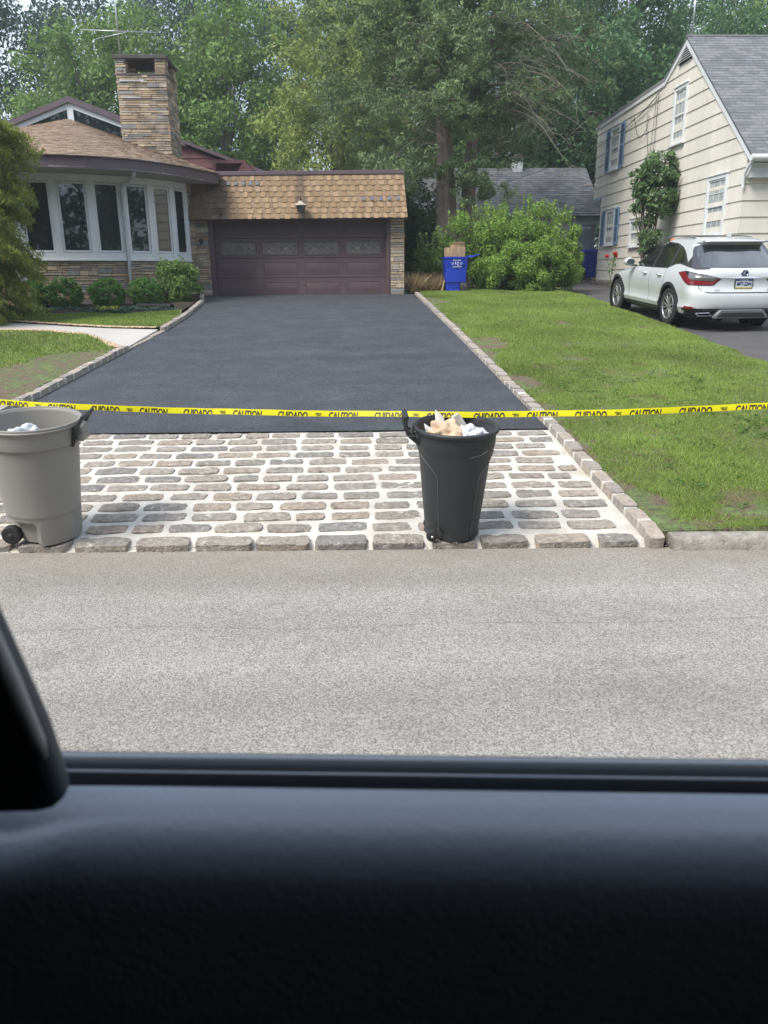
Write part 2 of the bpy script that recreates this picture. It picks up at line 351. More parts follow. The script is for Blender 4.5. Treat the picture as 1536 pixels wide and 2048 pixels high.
# lawns
NL = [(5.55,4.52),(5.9,10.7),(6.2,15),(6.62,22.4)]
kind(sheet('lawn', [(2.0,4.715),(5.55,4.565)]+NL[1:]+[(6.9,26),(1.96,26),(1.93,22.4),(1.95,14),(1.98,7.4)], .055, m_turf, .35, .3, wob=.03, fz=lambda x, y: lawnz(x, y), skirt=.08), 'structure')
kind(sheet('left_lawn', [(-14,5.4),(-3.9,5.02),(-3.83,7.4),(-3.71,9),(-3.6,12.2),(-3.95,12.85),(-4.6,13.9),(-5.6,14.5),(-7.5,14.7),(-14,14.8)], .06, m_turf, .35, .3, wob=.03, fz=lambda x, y: max(ter(x, y)+.07, .09), skirt=.08), 'structure')
kind(sheet('walkway', [(-3.50,12.4),(-3.62,12.35),(-4.0,13.0),(-4.7,14.0),(-5.6,14.6),(-7.5,14.8),(-14,14.9),(-14,16.4),(-8,16.25),(-6.6,15.95),(-5.2,15.2),(-4.4,14.85),(-3.50,14.62)], .05, m_conc, .6, .5, skirt=.04), 'structure')
kind(sheet('upper_lawn', [(-3.55,14.8),(-4.5,15.0),(-5.2,15.35),(-6.6,16.1),(-8,16.4),(-14,16.55),(-14,18.2),(-7.2,17.6),(-5.5,17.35),(-4.2,17.5),(-3.72,17.9),(-3.55,17)], .06, m_turf, .35, .3, wob=.03), 'structure')
kind(sheet('planting_bed', [(-3.72,17.8),(-4.2,17.45),(-5.5,17.3),(-7.2,17.55),(-14,18.1),(-14,23),(-4.1,23),(-3.95,21.5),(-3.78,20.5)], .065, m_mulch, .3, .3, wob=.05), 'structure')
kind(sheet('neighbour_driveway', [(5.55,4.45),(8.5,4.3),(8.7,15),(8.95,18.3),(8.95,33),(6.4,40),(6.0,30),(6.62,22.4),(6.2,15),(5.9,10.7)], -.08, m_ndrive, .8, .6), 'structure')
kind(sheet('front_lawn', [(8.55,4.5),(40,4),(40,18.4),(8.98,18.4),(8.74,15)], .07, m_turf, 2, .6, wob=.03), 'structure')
# ------------------------------------------------------------------ building helpers
LEDGE = [(0,(.38,.295,.20)),(.12,(.46,.375,.26)),(.25,(.34,.265,.19)),(.38,(.26,.25,.235)),(.46,(.50,.41,.285)),(.6,(.43,.31,.20)),(.7,(.31,.27,.225)),(.8,(.44,.38,.30)),(.93,(.23,.24,.235))]
m_ledge = M('ledgestone', (.3,.3,.3), .9, vary=(12,.28,8), island=LEDGE, bump=(30,.012))
m_ledged = M('ledgestone_sooty', (.3,.3,.3), .9, vary=(2.5,.35,8), island=LEDGE, bump=(30,.012), spots=[(1.6,(.10,.095,.09),.52,.72)])
m_ljoint = M('ledge_joint', (.10,.09,.075), .95, vary=(10,.2))
m_mauve = M('mauve_paint', (.098,.066,.073), .55, vary=(3,.10,6), bump=(40,.0015))
m_mauve2 = M('fascia_paint', (.115,.083,.098), .6, vary=(2,.12,7), spots=[(5,(.075,.055,.055),.6,.8)])
m_maroon = M('maroon_siding', (.155,.062,.060), .6, vary=(3,.12,6))
m_white = M('white_paint', (.68,.70,.71), .45, vary=(4,.05,6), bump=(60,.0006))
m_soffit = M('soffit_paint', (.42,.40,.35), .7, vary=(2,.1,6))
m_tan = M('tan_shingle', (.3,.3,.3), .9, vary=(30,.2,6), island=[(0,(.32,.21,.122)),(.18,(.355,.238,.14)),(.36,(.285,.183,.104)),(.54,(.33,.218,.127)),(.72,(.265,.168,.096)),(.86,(.37,.252,.152))], bump=(60,.004), spots=[(14,(.20,.13,.08),.58,.8)])
m_tanb = M('tan_shingle_under', (.3,.3,.3), .9, vary=(30,.2,6), island=[(0,(.27,.185,.112)),(.25,(.31,.215,.134)),(.5,(.245,.165,.10)),(.75,(.29,.198,.12))], bump=(60,.004), spots=[(14,(.20,.13,.08),.58,.8)])
m_cone = M('weathered_shingle', (.3,.3,.3), .92, vary=(20,.25,6), island=[(0,(.34,.25,.18)),(.2,(.31,.225,.16)),(.4,(.36,.27,.195)),(.6,(.285,.205,.148)),(.8,(.325,.238,.17))], bump=(50,.005))
m_greyroof = M('grey_shingle', (.3,.3,.3), .92, vary=(9,.16,8), island=[(0,(.150,.155,.165)),(.25,(.175,.18,.19)),(.5,(.135,.14,.15)),(.75,(.19,.19,.20))], bump=(60,.004))
m_patch = M('bare_underlay', (.16,.17,.185), .8, vary=(12,.15))
def glassmat(name, base, rough=.04, spec=.8, vary=None, emit=None):
    return M(name, base, rough, spec=spec, vary=vary)
m_glass = glassmat('dark_glass', (.012,.016,.018), .02, 1.0)
m_glassc = glassmat('curtained_glass', (.42,.46,.44), .12, .6, vary=(5,.3,3))
m_screen = glassmat('insect_screen', (.33,.355,.375), .5, .3, vary=(6,.12,4))
def ledge_wall(mb, p0, p1, z0, z1, rnd, depth=.05, zf=None, hmin=.045, hmax=.125):
    """courses of thin ledgestone on the line p0->p1 (viewer on the right-hand side), bottoms from z0 up to z1"""
    p0 = Vector((*p0, 0)); p1 = Vector((*p1, 0)); d = (p1-p0); L = d.length; d.normalize(); n = Vector((d.y, -d.x, 0))
    z = z0
    while z < z1-.01:
        h = min(rnd.choice([rnd.uniform(hmin,.07), rnd.uniform(.06,hmax)]), z1-z)
        if z1-z-h < .03: h = z1-z
        x = -rnd.random()*.2
        while x < L:
            l = rnd.uniform(.14,.62); a = max(0, x); b = min(L, x+l-.008)
            if b-a > .03:
                o = depth+rnd.uniform(-.012,.016)
                zz0, zz1 = z+.004, z+h-.004
                if h > .09 and rnd.random() < .35:
                    zm = z+h*rnd.uniform(.4,.6); parts = [(zz0, zm-.003), (zm+.003, zz1)]
                else: parts = [(zz0, zz1)]
                for q0, q1 in parts:
                    o2 = o+rnd.uniform(-.006,.006)
                    A, B = p0+d*a, p0+d*b
                    j = lambda: rnd.uniform(-.004,.004)
                    pts = [A, B, B+n*(o2-.004), A+n*(o2-.004)]
                    P = [(pts[0].x,pts[0].y,q0),(pts[1].x,pts[1].y,q0),(pts[2].x,pts[2].y,q0+.004+j()*.5),(pts[3].x,pts[3].y,q0+.004+j()*.5),
                         (pts[0].x,pts[0].y,q1),(pts[1].x,pts[1].y,q1),(pts[2].x+n.x*j(),pts[2].y+n.y*j(),q1-.004),(pts[3].x,pts[3].y,q1-.004)]
                    mb.hexa(P)
            x += l
        z += h
def shingles(mb, E, T, rows, tab, rnd, th=.012, over=.25, stag=.0, jit=.15, skip=None, drop=.0, gap=.006):
    """tabs between eave line E and top line T (same parametrisation)"""
    LE_ = plen(E)
    for i in range(rows):
        v0 = i/rows; v1 = min(1, (i+1+over)/rows)
        l0 = [Vector(a).lerp(Vector(b), v0) for a, b in zip(E, T)]; l1 = [Vector(a).lerp(Vector(b), v1) for a, b in zip(E, T)]
        L = plen(l0)
        if L < tab: continue
        x = -rnd.random()*tab if stag == 0 else -tab*((i*stag) % 1)
        while x < L:
            w_ = tab*rnd.uniform(1-jit, 1+jit); a = max(0, x)/L; b = min(L, x+w_-gap)/L
            if b-a > .1*tab/L and not (skip and skip((a+b)/2, i)):
                A, B = interp(l0, a), interp(l0, b); Cc, D = interp(l1, b), interp(l1, a)
                nn = (B-A).cross(D-A).normalized()
                if nn.z < 0 and abs(nn.z) > .2: nn = -nn
                dn = (A-D).normalized()*(rnd.choice([0, drop])+rnd.uniform(0,.006)); t = th*rnd.uniform(.8,1.3)+(th*.9 if dn.length > drop*.8 and drop else 0)
                A2, B2 = A+dn, B+dn
                mb.hexa([tuple(A2), tuple(B2), tuple(Cc), tuple(D), tuple(A2+nn*t), tuple(B2+nn*t), tuple(Cc+nn*.003), tuple(D+nn*.003)])
            x += w_
def frame_basis(o, u, v, n):
    u, v, n = Vector(u).normalized(), Vector(v).normalized(), Vector(n).normalized()
    return Matrix(((u.x, n.x, v.x, o[0]), (u.y, n.y, v.y, o[1]), (u.z, n.z, v.z, o[2]), (0,0,0,1)))   # local x = u (right), y = out, z = up
def sash_window(parent, B, wd, ht, cols=3, rows=2, fw=.09, shutters=False, drape=True, name='window', sillp=True):
    """double hung window; local x right, y outwards, z up, origin at the bottom left of the casing"""
    mb = MB(B)
    mb.box(0, fw, 0, .05, 0, ht); mb.box(wd-fw, wd, 0, .05, 0, ht); mb.box(fw, wd-fw, 0, .05, ht-fw, ht); mb.box(fw, wd-fw, 0, .048, 0, fw*.5)
    mb.box(-.02, wd+.02, .0, .075, ht, ht+.03)
    o = mb.build(name, m_white, parent, bevel=.005)
    s = MB(B); zm = ht*.5; a, b = fw, wd-fw
    for z0, z1, y in ((fw*.5, zm+.02, .020), (zm-.02, ht-fw, .030)):
        s.box(a, a+.035, y-.015, y, z0, z1); s.box(b-.035, b, y-.015, y, z0, z1); s.box(a+.035, b-.035, y-.015, y, z0, z0+.04); s.box(a+.035, b-.035, y-.015, y, z1-.035, z1)
    s.build('sash', m_white, o, bevel=.003)
    g = MB(B)
    for z0, z1, y in ((fw*.5+.03, zm, .008), (zm, ht-fw-.02, .018)):
        for i in range(1, cols): x = a+(b-a)*i/cols; g.box(x-.007, x+.007, y-.003, y+.004, z0, z1)
        for i in range(1, rows): z = z0+(z1-z0)*i/rows; g.box(a, b, y-.003, y+.0035, z-.007, z+.007)
    g.build('glazing_bars', m_white, o)
    p = MB(B); p.box(a, b, -.02, .001, fw*.5, zm); p.build('pane', m_screen, o)
    p = MB(B); p.box(a, b, -.02, .009, zm, ht-fw); p.build('pane', m_glassc, o)
    if sillp: p = MB(B); p.box(-.03, wd+.03, 0, .09, -.045, -.003); p.build('sill', m_white, o, bevel=.006)
    if shutters:
        for x0 in (-.42, wd+.05):
            q = MB(B); x1 = x0+.37
            q.box(x0, x0+.05, .022, .055, -.02, ht+.0); q.box(x1-.05, x1, .022, .055, -.02, ht)
            for z in (-.02, ht*.5-.04, ht-.07): q.box(x0+.05, x1-.05, .022, .053, z, z+.08)
            z = .07
            while z < ht-.09:
                if abs(z-ht*.5) > .06: q.hexa([(x0+.05,.024,z),(x1-.05,.024,z),(x1-.05,.05,z-.012),(x0+.05,.05,z-.012),(x0+.05,.03,z+.012),(x1-.05,.03,z+.012),(x1-.05,.054,z),(x0+.05,.054,z)])
                z += .042
            q.box(x0+.05, x1-.05, .020, .024, 0, ht-.02)
            q.build('shutter', m_shut, parent, bevel=.002)
    return o
m_shut = M('blue_shutter_paint', (.17,.275,.42), .55, vary=(6,.08,5))
# ------------------------------------------------------------------ stone house on the left
rnd = random.Random(3)
H1 = thing('stone_house', 'stone faced house with a round white bow window and brown shingled cone roof', 'house', (-6,20,1.1))
def P1(mb, name, mat, **k):
    par = k.pop('par', None)
    o = mb.build(name, mat, par or H1, **k)
    if par is None: o.matrix_parent_inverse = Matrix.Translation((6,-20,-1.1))
    return o
WB = [(-11.98,22.25),(-11.73,21.68),(-11.3,21.16),(-10.75,20.68),(-10.1,20.28),(-9.34,20.0),(-8.55,19.85),(-7.75,19.85),(-6.96,20.0),(-6.2,20.28),(-5.55,20.68),(-5.0,21.16),(-4.57,21.68),(-4.32,22.25)]
WT = WB+[(-4.19,22.62)]
mb = MB()
for a, b in zip(WT, WT[1:]): ledge_wall(mb, a, b, 1.0, 2.17 if b in WB else 4.14, rnd)
P1(mb, 'ledgestone_veneer', m_ledge)
mb = MB()
prev = None
full = WT+[(-4.19,28),(-12.24,28)]
mb.prism([(x, y, .7) for x, y in full], (0,0,3.40)); P1(mb, 'wall', m_ljoint)
# the bow window: sill, head, mullions, sashes, panes
bow = P1(MB(), 'bow_window', m_white) if False else None
mb = MB()
def strip(mb, path, z0, z1, o0, o1):
    for a, b in zip(path, path[1:]):
        A, B_ = Vector((*a,0)), Vector((*b,0)); d = (B_-A).normalized(); n = Vector((d.y,-d.x,0))
        A = A-d*.012; B_ = B_+d*.012
        mb.hexa([(A.x+n.x*o0,A.y+n.y*o0,z0),(B_.x+n.x*o0,B_.y+n.y*o0,z0),(B_.x+n.x*o1,B_.y+n.y*o1,z0),(A.x+n.x*o1,A.y+n.y*o1,z0),
                 (A.x+n.x*o0,A.y+n.y*o0,z1),(B_.x+n.x*o0,B_.y+n.y*o0,z1),(B_.x+n.x*o1,B_.y+n.y*o1,z1),(A.x+n.x*o1,A.y+n.y*o1,z1)])
strip(mb, WB, 2.195, 2.36, .0, .085); strip(mb, WB, 2.17, 2.21, .0, .12)
strip(mb, WB, 3.98, 4.145, .0, .07)
for i in range(0, len(WB)-1):
    A, B_ = Vector((*WB[i],0)), Vector((*WB[i+1],0)); d = (B_-A).normalized(); n = Vector((d.y,-d.x,0)); L = (B_-A).length
    BM_ = frame_basis((A.x,A.y,2.36), d, (0,0,1), n); t = MB(BM_)
    t.box(-.01, .08, 0, .078, 0, 1.62); t.box(L-.08, L+.01, 0, .079, 0, 1.62); mb.add(t.v, t.f)
BOW = P1(mb, 'bow_window', m_white, bevel=.006); BOW['label'] = 'white curved bow window of tall panes'
for i in range(0, len(WB)-1):
    A, B_ = Vector((*WB[i],0)), Vector((*WB[i+1],0)); d = (B_-A).normalized(); n = Vector((d.y,-d.x,0)); L = (B_-A).length
    t = MB(frame_basis((A.x,A.y,2.36), d, (0,0,1), n)); x0, x1 = .085, L-.085
    t.box(x0, x0+.045, .02, .055, .01, 1.61); t.box(x1-.045, x1, .02, .055, .01, 1.61); t.box(x0+.045, x1-.045, .02, .055, .01, .055); t.box(x0+.045, x1-.045, .02, .055, 1.565, 1.61)
    s = P1(t, 'sash', m_white, par=BOW, bevel=.004)
    t = MB(frame_basis((A.x,A.y,2.36), d, (0,0,1), n)); t.box(x0+.045, x1-.045, .0, .035, .055, 1.565); P1(t, 'pane', m_glass, par=BOW)
# eave: fascia, soffit, cone roof
EV = [(-12.9,22.3),(-12.6,21.7),(-12.28,21.0),(-11.85,20.31),(-11.25,19.68),(-10.42,19.22),(-9.65,19.0),(-8.9,18.88),(-8.15,18.85),(-7.4,18.88),(-6.65,19.0),(-5.88,19.22),(-5.05,19.68),(-4.45,20.31),(-4.02,21.0),(-3.70,21.7),(-3.40,22.27),(-3.42,22.45)]
mb = MB(); strip(mb, EV, 4.14, 4.40, -.03, .0); P1(mb, 'fascia', m_mauve2)
mb = MB(); inn = [(-13.5,20)]+[(-4.5,21.9)]
mb.prism([(x,y,4.155) for x, y in EV]+[(-4.3,22.6,4.155),(-12.9,22.6,4.155)], (0,0,.03)); P1(mb, 'soffit', m_soffit)
AP = Vector((-7.80,24.4,6.08))
mb = MB(); E3 = [Vector((x, y, 4.39)) for x, y in EV]
E3o = []
for i, p in enumerate(E3):
    dd = (p-AP); dd.z = 0; dd.normalize(); E3o.append(p+dd*.06)
T3 = [AP.copy() for _ in E3]
mb.add([tuple(p-Vector((0,0,.035))) for p in E3]+[tuple(AP-Vector((0,0,.05)))], [(i, i+1, len(E3)) for i in range(len(E3)-1)])
und = P1(mb, 'roof_deck', m_cone)
mb = MB(); shingles(mb, E3o, T3, 34, .16, rnd, th=.020, jit=.12, over=.3, gap=.004, drop=0)
P1(mb, 'roof', m_cone)['label'] = 'brown shingled cone roof'
mb = MB(); strip(mb, EV[8:16], 4.395, 4.42, -.02, .045); P1(mb, 'drip_edge', M('drip_metal', (.55,.57,.6), .4, metal=.3, vary=(5,.3)))
# gutter and downspout
mb = MB()
mb.tube([(-4.98,19.85,4.14),(-5.02,19.95,4.07),(-5.25,20.25,4.0),(-5.46,20.52,3.93),(-5.50,20.58,3.8),(-5.49,20.57,2.3),(-5.48,20.54,1.2)], .042, 10)
P1(mb, 'downspout', M('downspout_paint', (.52,.55,.58), .5), smooth=True)
# chimney
m_cap = M('chimney_slab', (.085,.075,.07), .9, vary=(4,.3,6))
X0, X1, Y0, Y1 = -5.95, -4.72, 23.0, 24.2
mb = MB(); mb.box(X0, X1, Y0, Y1, 4.3, 6.86); core = MB()
ch = P1(mb, 'chimney', m_ljoint)
mb = MB()
ledge_wall(mb, (X0-.02,Y0), (X1+.03,Y0), 4.40, 6.87, rnd); ledge_wall(mb, (X1,Y0), (X1,Y1), 4.40, 6.87, rnd); ledge_wall(mb, (X0,Y1), (X0,Y0), 4.40, 6.87, rnd)
for (cx, cy) in ((X0,Y0),(X1-.20,Y0),(X0,Y1-.22),(X1-.20,Y1-.22)):
    ledge_wall(mb, (cx-.03,cy), (cx+.23,cy), 6.87, 7.25, rnd); ledge_wall(mb, (cx+.20,cy), (cx+.20,cy+.22), 6.87, 7.25, rnd); ledge_wall(mb, (cx,cy+.22), (cx,cy), 6.87, 7.25, rnd)
    ledge_wall(mb, (cx+.23,cy+.22), (cx-.03,cy+.22), 6.87, 7.25, rnd)
P1(mb, 'chimney_stone', m_ledged, par=ch)
mb = MB(); mb.box(X0-.07, X1+.09, Y0-.09, Y1+.09, 7.25, 7.34); mb.box(X0-.03,X1+.06,Y0-.06,Y1+.05,6.86,6.91)
P1(mb, 'chimney_cap', m_cap, par=ch, bevel=.01)
for sa in ((.68,6.72),(.56,6.32)): mb = MB(); mb.box(X0+.05, X0+sa[0], Y0-.066, Y0-.04, sa[1], sa[1]+.03); P1(mb, 'metal_strap', MATS['drip_metal'], par=ch)
# high gable behind: siding, clerestory glass, fascia, roof
GX, GZ, GY = -8.28, 6.96, 26.2; sl = .362
mb = MB(); gp_ = [(-14.5,GY,3.8),(-2.3,GY,3.8),(-2.3,GY,GZ-sl*(-2.3-GX)-.12),(GX,GY,GZ-.12),(-14.5,GY,GZ-sl*(GX+14.5)-.12)]
mb.prism(gp_, (0,.2,0)); P1(mb, 'gable_wall', m_maroon)
mb = MB()
z = 4.2
while z < 5.9:
    xr = min(-2.3, GX+(GZ-.15-z)/sl); mb.hexa([(-5.9,GY-.03,z),(xr,GY-.03,z),(xr,GY,z),(-5.9,GY,z),(-5.9,GY-.012,z+.27),(xr-.27/sl*.98,GY-.012,z+.27),(xr-.27/sl*.98,GY,z+.27),(-5.9,GY,z+.27)]); z += .275
P1(mb, 'siding', m_maroon)
def sloped(mb, x0, x1, t0, t1, ya, yb):   # strip that follows the rake between offsets t0 (lower) and t1
    zz = lambda x: GZ-sl*abs(x-GX)
    mb.hexa([(x0,ya,zz(x0)+t0),(x1,ya,zz(x1)+t0),(x1,yb,zz(x1)+t0),(x0,yb,zz(x0)+t0),(x0,ya,zz(x0)+t1),(x1,ya,zz(x1)+t1),(x1,yb,zz(x1)+t1),(x0,yb,zz(x0)+t1)])
mb = MB(); sloped(mb, -14.5, GX, -.12, .04, GY-.16, GY-.11); sloped(mb, GX, -4.9, -.12, .04, GY-.16, GY-.11); sloped(mb, -4.9, -2.1, -.05, .04, GY-.16, GY-.11); P1(mb, 'gable_fascia', m_mauve2)
mb = MB(); sloped(mb, -14.5, GX, .0, .06, GY-.11, 33); sloped(mb, GX, -2.1, .0, .06, GY-.11, 33); P1(mb, 'gable_roof', M('brown_roof', (.06,.05,.05), .9, vary=(4,.2,6)))
mb = MB(); sloped(mb, -11.6, GX, -.27, -.12, GY-.08, GY-.02); sloped(mb, GX, -5.7, -.27, -.12, GY-.08, GY-.02); mb.box(GX-.09, GX+.09, GY-.085, GY-.025, 5.0, GZ-.26)
cf = P1(mb, 'clerestory_window', m_white)
mb = MB(); mb.prism([(-11.6,GY-.02,4.2),(-5.7,GY-.02,4.2),(-5.7,GY-.02,GZ-sl*2.58-.25),(GX,GY-.02,GZ-.25),(-11.6,GY-.02,GZ-sl*3.32-.25)], (0,-.02,0)); P1(mb, 'pane', m_glass, par=cf)
mb = MB()   # small boxed eave opening beside the flat roof
mb.box(-3.98,-3.88,25.2,25.7,4.3,5.12); mb.box(-3.88,-2.98,25.2,25.7,5.03,5.12); mb.box(-3.88,-2.8,25.6,25.7,4.3,5.03)
mb.hexa([(-3.25,25.15,4.80),(-2.95,25.15,4.62),(-2.95,25.7,4.62),(-3.25,25.7,4.80),(-3.02,25.15,5.12),(-2.70,25.15,4.66),(-2.70,25.7,4.66),(-3.02,25.7,5.12)])
P1(mb, 'boxed_eave', m_maroon)
# antenna on the chimney
def antenna(loc, label, arms, h, tilt=0):
    t = thing('antenna', label, 'antenna', loc)
    m = M('aluminium', (.55,.57,.58), .35, metal=.8)
    b = MB(); b.tube([(0,0,0),(0,0,h)], .022, 8); b.build('mast', m, t, smooth=True)
    for z, ang, L0, L1, n in arms:
        b = MB(); c, s = math.cos(ang), math.sin(ang); b.tube([(-c*L0,-s*L0,z),(c*L1,s*L1,z)], .012, 6)
        for k in range(n):
            q = -L0+(L0+L1)*(k+.5)/n; l = .35-.02*k; b.tube([(c*q-s*l,s*q+c*l,z+.015),(c*q+s*l,s*q-c*l,z+.015)], .005, 5)
        b.build('boom', m, t, smooth=True)
    return t
antenna((-5.90,23.25,7.34), 'thin television aerial with two crossed arms on the stone chimney', [(.62,.12,.95,1.0,0),(.66,1.7,1.3,.3,0),(.55,2.6,.3,.8,0)], 2.2)
# ------------------------------------------------------------------ attached garage
ga = math.atan2(-.32, 5.7)
G = thing('garage', 'attached two car garage with tan shingled mansard front and maroon panel door', 'garage', (-4.17,22.61,1.22), ga)
BL = -.1   # local: x right, y back, z up from the threshold
mb = MB()
mb.box(0,.36,.06,6,BL,2.15); mb.box(5.36,5.68,.06,6,BL,2.15); mb.box(.36,5.36,.3,6,2.14,2.2); mb.box(.0,5.68,5.9,6.1,BL,2.1)
mb.build('wall', m_ljoint, G)
mb = MB()
ledge_wall(mb, (.0,.06), (.36,.06), BL, 2.13, rnd, hmax=.16); mb.build('stone_pillar', m_ledge, G); mb = MB()
ledge_wall(mb, (5.36,.06), (5.73,.06), BL, 2.13, rnd, hmax=.16)
ledge_wall(mb, (5.68,.06), (5.68,4), BL, 2.13, rnd, hmax=.16)
mb.build('stone_pillar', m_ledge, G)
mb = MB(); mb.box(.36,.50,.02,.30,BL,2.12); mb.box(5.24,5.36,.02,.30,BL,2.12); mb.box(.50,5.24,.02,.30,2.08,2.14)
mb.box(.40,.46,.0,.02,BL,2.10); mb.box(5.28,5.32,.0,.02,BL,2.10)
mb.build('door_frame', m_mauve, G, bevel=.006)
# the door: 4 sections, raised panels
dr = MB(); x0, x1 = .50, 5.24; W_ = x1-x0; sh = .525
for r in range(4):
    z0 = r*sh-.01; dr.box(x0, x1, .20, .25, z0+.006, z0+sh-.006)
    if r == 2: continue
    for c in range(4):
        a = x0+.12+c*(W_-.1)/4+.02; b = a+(W_-.1)/4-.20; za, zb = z0+.10, z0+sh-.10
        # frame moulding + raised field
        dr.box(a, b, .192, .20, za, za+.018); dr.box(a, b, .192, .20, zb-.018, zb); dr.box(a, a+.018, .192, .20, za+.018, zb-.018); dr.box(b-.018, b, .192, .20, za+.018, zb-.018)
        i, j = .075, .045
        dr.hexa([(a+.03,.20,za+.03),(b-.03,.20,za+.03),(b-.03,.20,zb-.03),(a+.03,.20,zb-.03),(a+i,.188,za+i),(b-i,.188,za+i),(b-i,.188,zb-i),(a+i,.188,zb-i)])
D = dr.build('garage_door', m_mauve, G, bevel=.003); D['label'] = 'maroon sectional garage door'
m_lead = M('etched_glass', (.165,.155,.135), .3, vary=(9,.3,5)); m_came = M('glass_scroll', (.03,.026,.026), .5)
for c in range(4):
    a = x0+.12+c*(W_-.1)/4+.03; b = a+(W_-.1)/4-.22; za, zb = 2*sh+.10, 2*sh+.39
    f = MB(); f.box(a-.035, b+.035, .188, .201, za-.035, za); f.box(a-.035, b+.035, .188, .201, zb, zb+.035); f.box(a-.035, a, .188, .201, za, zb); f.box(b, b+.035, .188, .201, za, zb)
    wf = f.build('door_window', m_mauve, D, bevel=.003)
    p = MB(); p.box(a, b, .194, .201, za, zb); p.build('pane', m_lead, wf)
    q = MB(); cx, cz = (a+b)/2, (za+zb)/2; y = .192
    for s in (-1, 1):
        for s2 in (-1, 1):
            q.tube([(cx+s*(.05+.40*t), y, cz+s2*(.085*math.sin(t*math.pi*1.6)*(1-t*.4))) for t in np.linspace(0,1,14)], .005, 5)
        q.tube([(cx+s*.055*(1-abs(t)), y, cz+.07*t) for t in np.linspace(-1,1,5)], .007, 5)
    q.box(a+.03, a+.038, y-.002, y+.003, za+.03, zb-.03); q.box(b-.038, b-.03, y-.002, y+.003, za+.03, zb-.03); q.box(a+.03,b-.03,y-.002,y+.003,za+.03,za+.037); q.box(a+.03,b-.03,y-.002,y+.003,zb-.037,zb-.03)
    q.build('glass_scroll', m_came, wf)
hb = MB(); hb.lathe([(.0,-.012),(.05,-.012),(.055,0)], 20, (x0+W_/2, .198, sh*3+.0), 'y'); hb.build('door_emblem', m_mauve, D, smooth=True)
# mansard
zb, zt, yb_, yt = 2.06, 3.20, -.34, -.02
mb = MB()
mb.hexa([(-.05,yb_+.02,zb),(5.80,yb_+.02,zb),(5.80,.7,zb),(-.05,.7,zb),(.02,yt+.02,zt),(5.70,yt+.02,zt),(5.70,.7,zt),(.02,.7,zt)])
mb.box(.03,5.68,.7,6,3.0,3.15)
mb.build('mansard_deck', m_patch, G)
def man(x, v, e):   # point on the mansard face, v 0..1 up the slope, e proud
    a = Vector((-.07+(x)*5.89, yb_, zb-.02)).lerp(Vector((.02+x*5.69, yt-.01, zt-.04)), v); return a+Vector((0,-.963,.27))*e
nR = 8
def stain(m):
    n = m.node_tree; p = n.nodes['Principled BSDF']; L = n.links.new
    t = n.nodes.new('ShaderNodeTexCoord'); sx = n.nodes.new('ShaderNodeSeparateXYZ'); L(t.outputs['Object'], sx.inputs[0])
    q = n.nodes.new('ShaderNodeTexNoise'); q.inputs['Scale'].default_value = 3.5; q.inputs['Detail'].default_value = 6; L(t.outputs['Object'], q.inputs['Vector'])
    f = n.nodes.new('ShaderNodeFloatCurve') if False else None
    cr = n.nodes.new('ShaderNodeValToRGB'); a = n.nodes.new('ShaderNodeMath'); a.operation = 'MULTIPLY_ADD'; a.inputs[1].default_value = .25; L(q.outputs[0], a.inputs[0]); L(sx.outputs[0], a.inputs[2])
    b = n.nodes.new('ShaderNodeMath'); b.operation = 'DIVIDE'; b.inputs[1].default_value = 6.; L(a.outputs[0], b.inputs[0]); L(b.outputs[0], cr.inputs[0])
    els = cr.color_ramp.elements; els[0].position = .0; els[0].color = (.45,)*3+(1,); els[1].position = 1; els[1].color = (0,0,0,1)
    for ps, v in ((.10,.55),(.16,.72),(.19,.30),(.26,.02),(.485,.0),(.503,.62),(.525,.62),(.545,.0)): e = els.new(ps); e.color = (v,v,v,1)
    c = n.nodes.new('ShaderNodeMath'); c.operation = 'MULTIPLY'; L(cr.outputs[0], c.inputs[0]); mr = n.nodes.new('ShaderNodeMapRange'); mr.inputs[1].default_value = .3; mr.inputs[2].default_value = .6; mr.inputs[3].default_value = .6; mr.inputs[4].default_value = 1.25; L(q.outputs[0], mr.inputs[0]); L(mr.outputs[0], c.inputs[1])
    mm = n.nodes.new('ShaderNodeMix'); mm.data_type = 'RGBA'; L(c.outputs[0], mm.inputs[0]); L(p.inputs['Base Color'].links[0].from_socket, mm.inputs[6]); mm.inputs[7].default_value = (.06,.047,.038,1); L(mm.outputs[2], p.inputs['Base Color'])
stain(m_tan); stain(m_tanb)
for layer in (0, 1):
    mb = MB()
    for r in range(nR):
        v0 = r/nR; v1 = (r+1.12)/nR; x = -.02
        while x < 1:
            w1 = (.122 if layer else .16)/5.8*rnd.uniform(.82,1.15); a, b = max(0, x), min(1, x+w1-(.0006 if not layer else 0))
            if b-a > .003:
                e0 = .013 if not layer else .026; dv = -.012 if layer else .004
                t0 = v0+dv+rnd.uniform(-.004,.004); t1 = min(1, v1 if not layer else v0+.105)
                P = [man(a,t0,.001),man(b,t0,.001),man(b,t1,.0005),man(a,t1,.0005),man(a,t0,e0),man(b,t0,e0),man(b-.0008*layer,t1,e0*.45),man(a+.0008*layer,t1,e0*.45)]
                mb.hexa([tuple(p) for p in P])
            x += w1 if not layer else w1+.115/5.8*rnd.uniform(.8,1.25)
    o = mb.build('mansard_roof' if not layer else 'mansard_tabs', m_tan if layer else m_tanb, G)
    if not layer: o['label'] = 'tan shingled mansard with a dark stain and grey bare tabs'
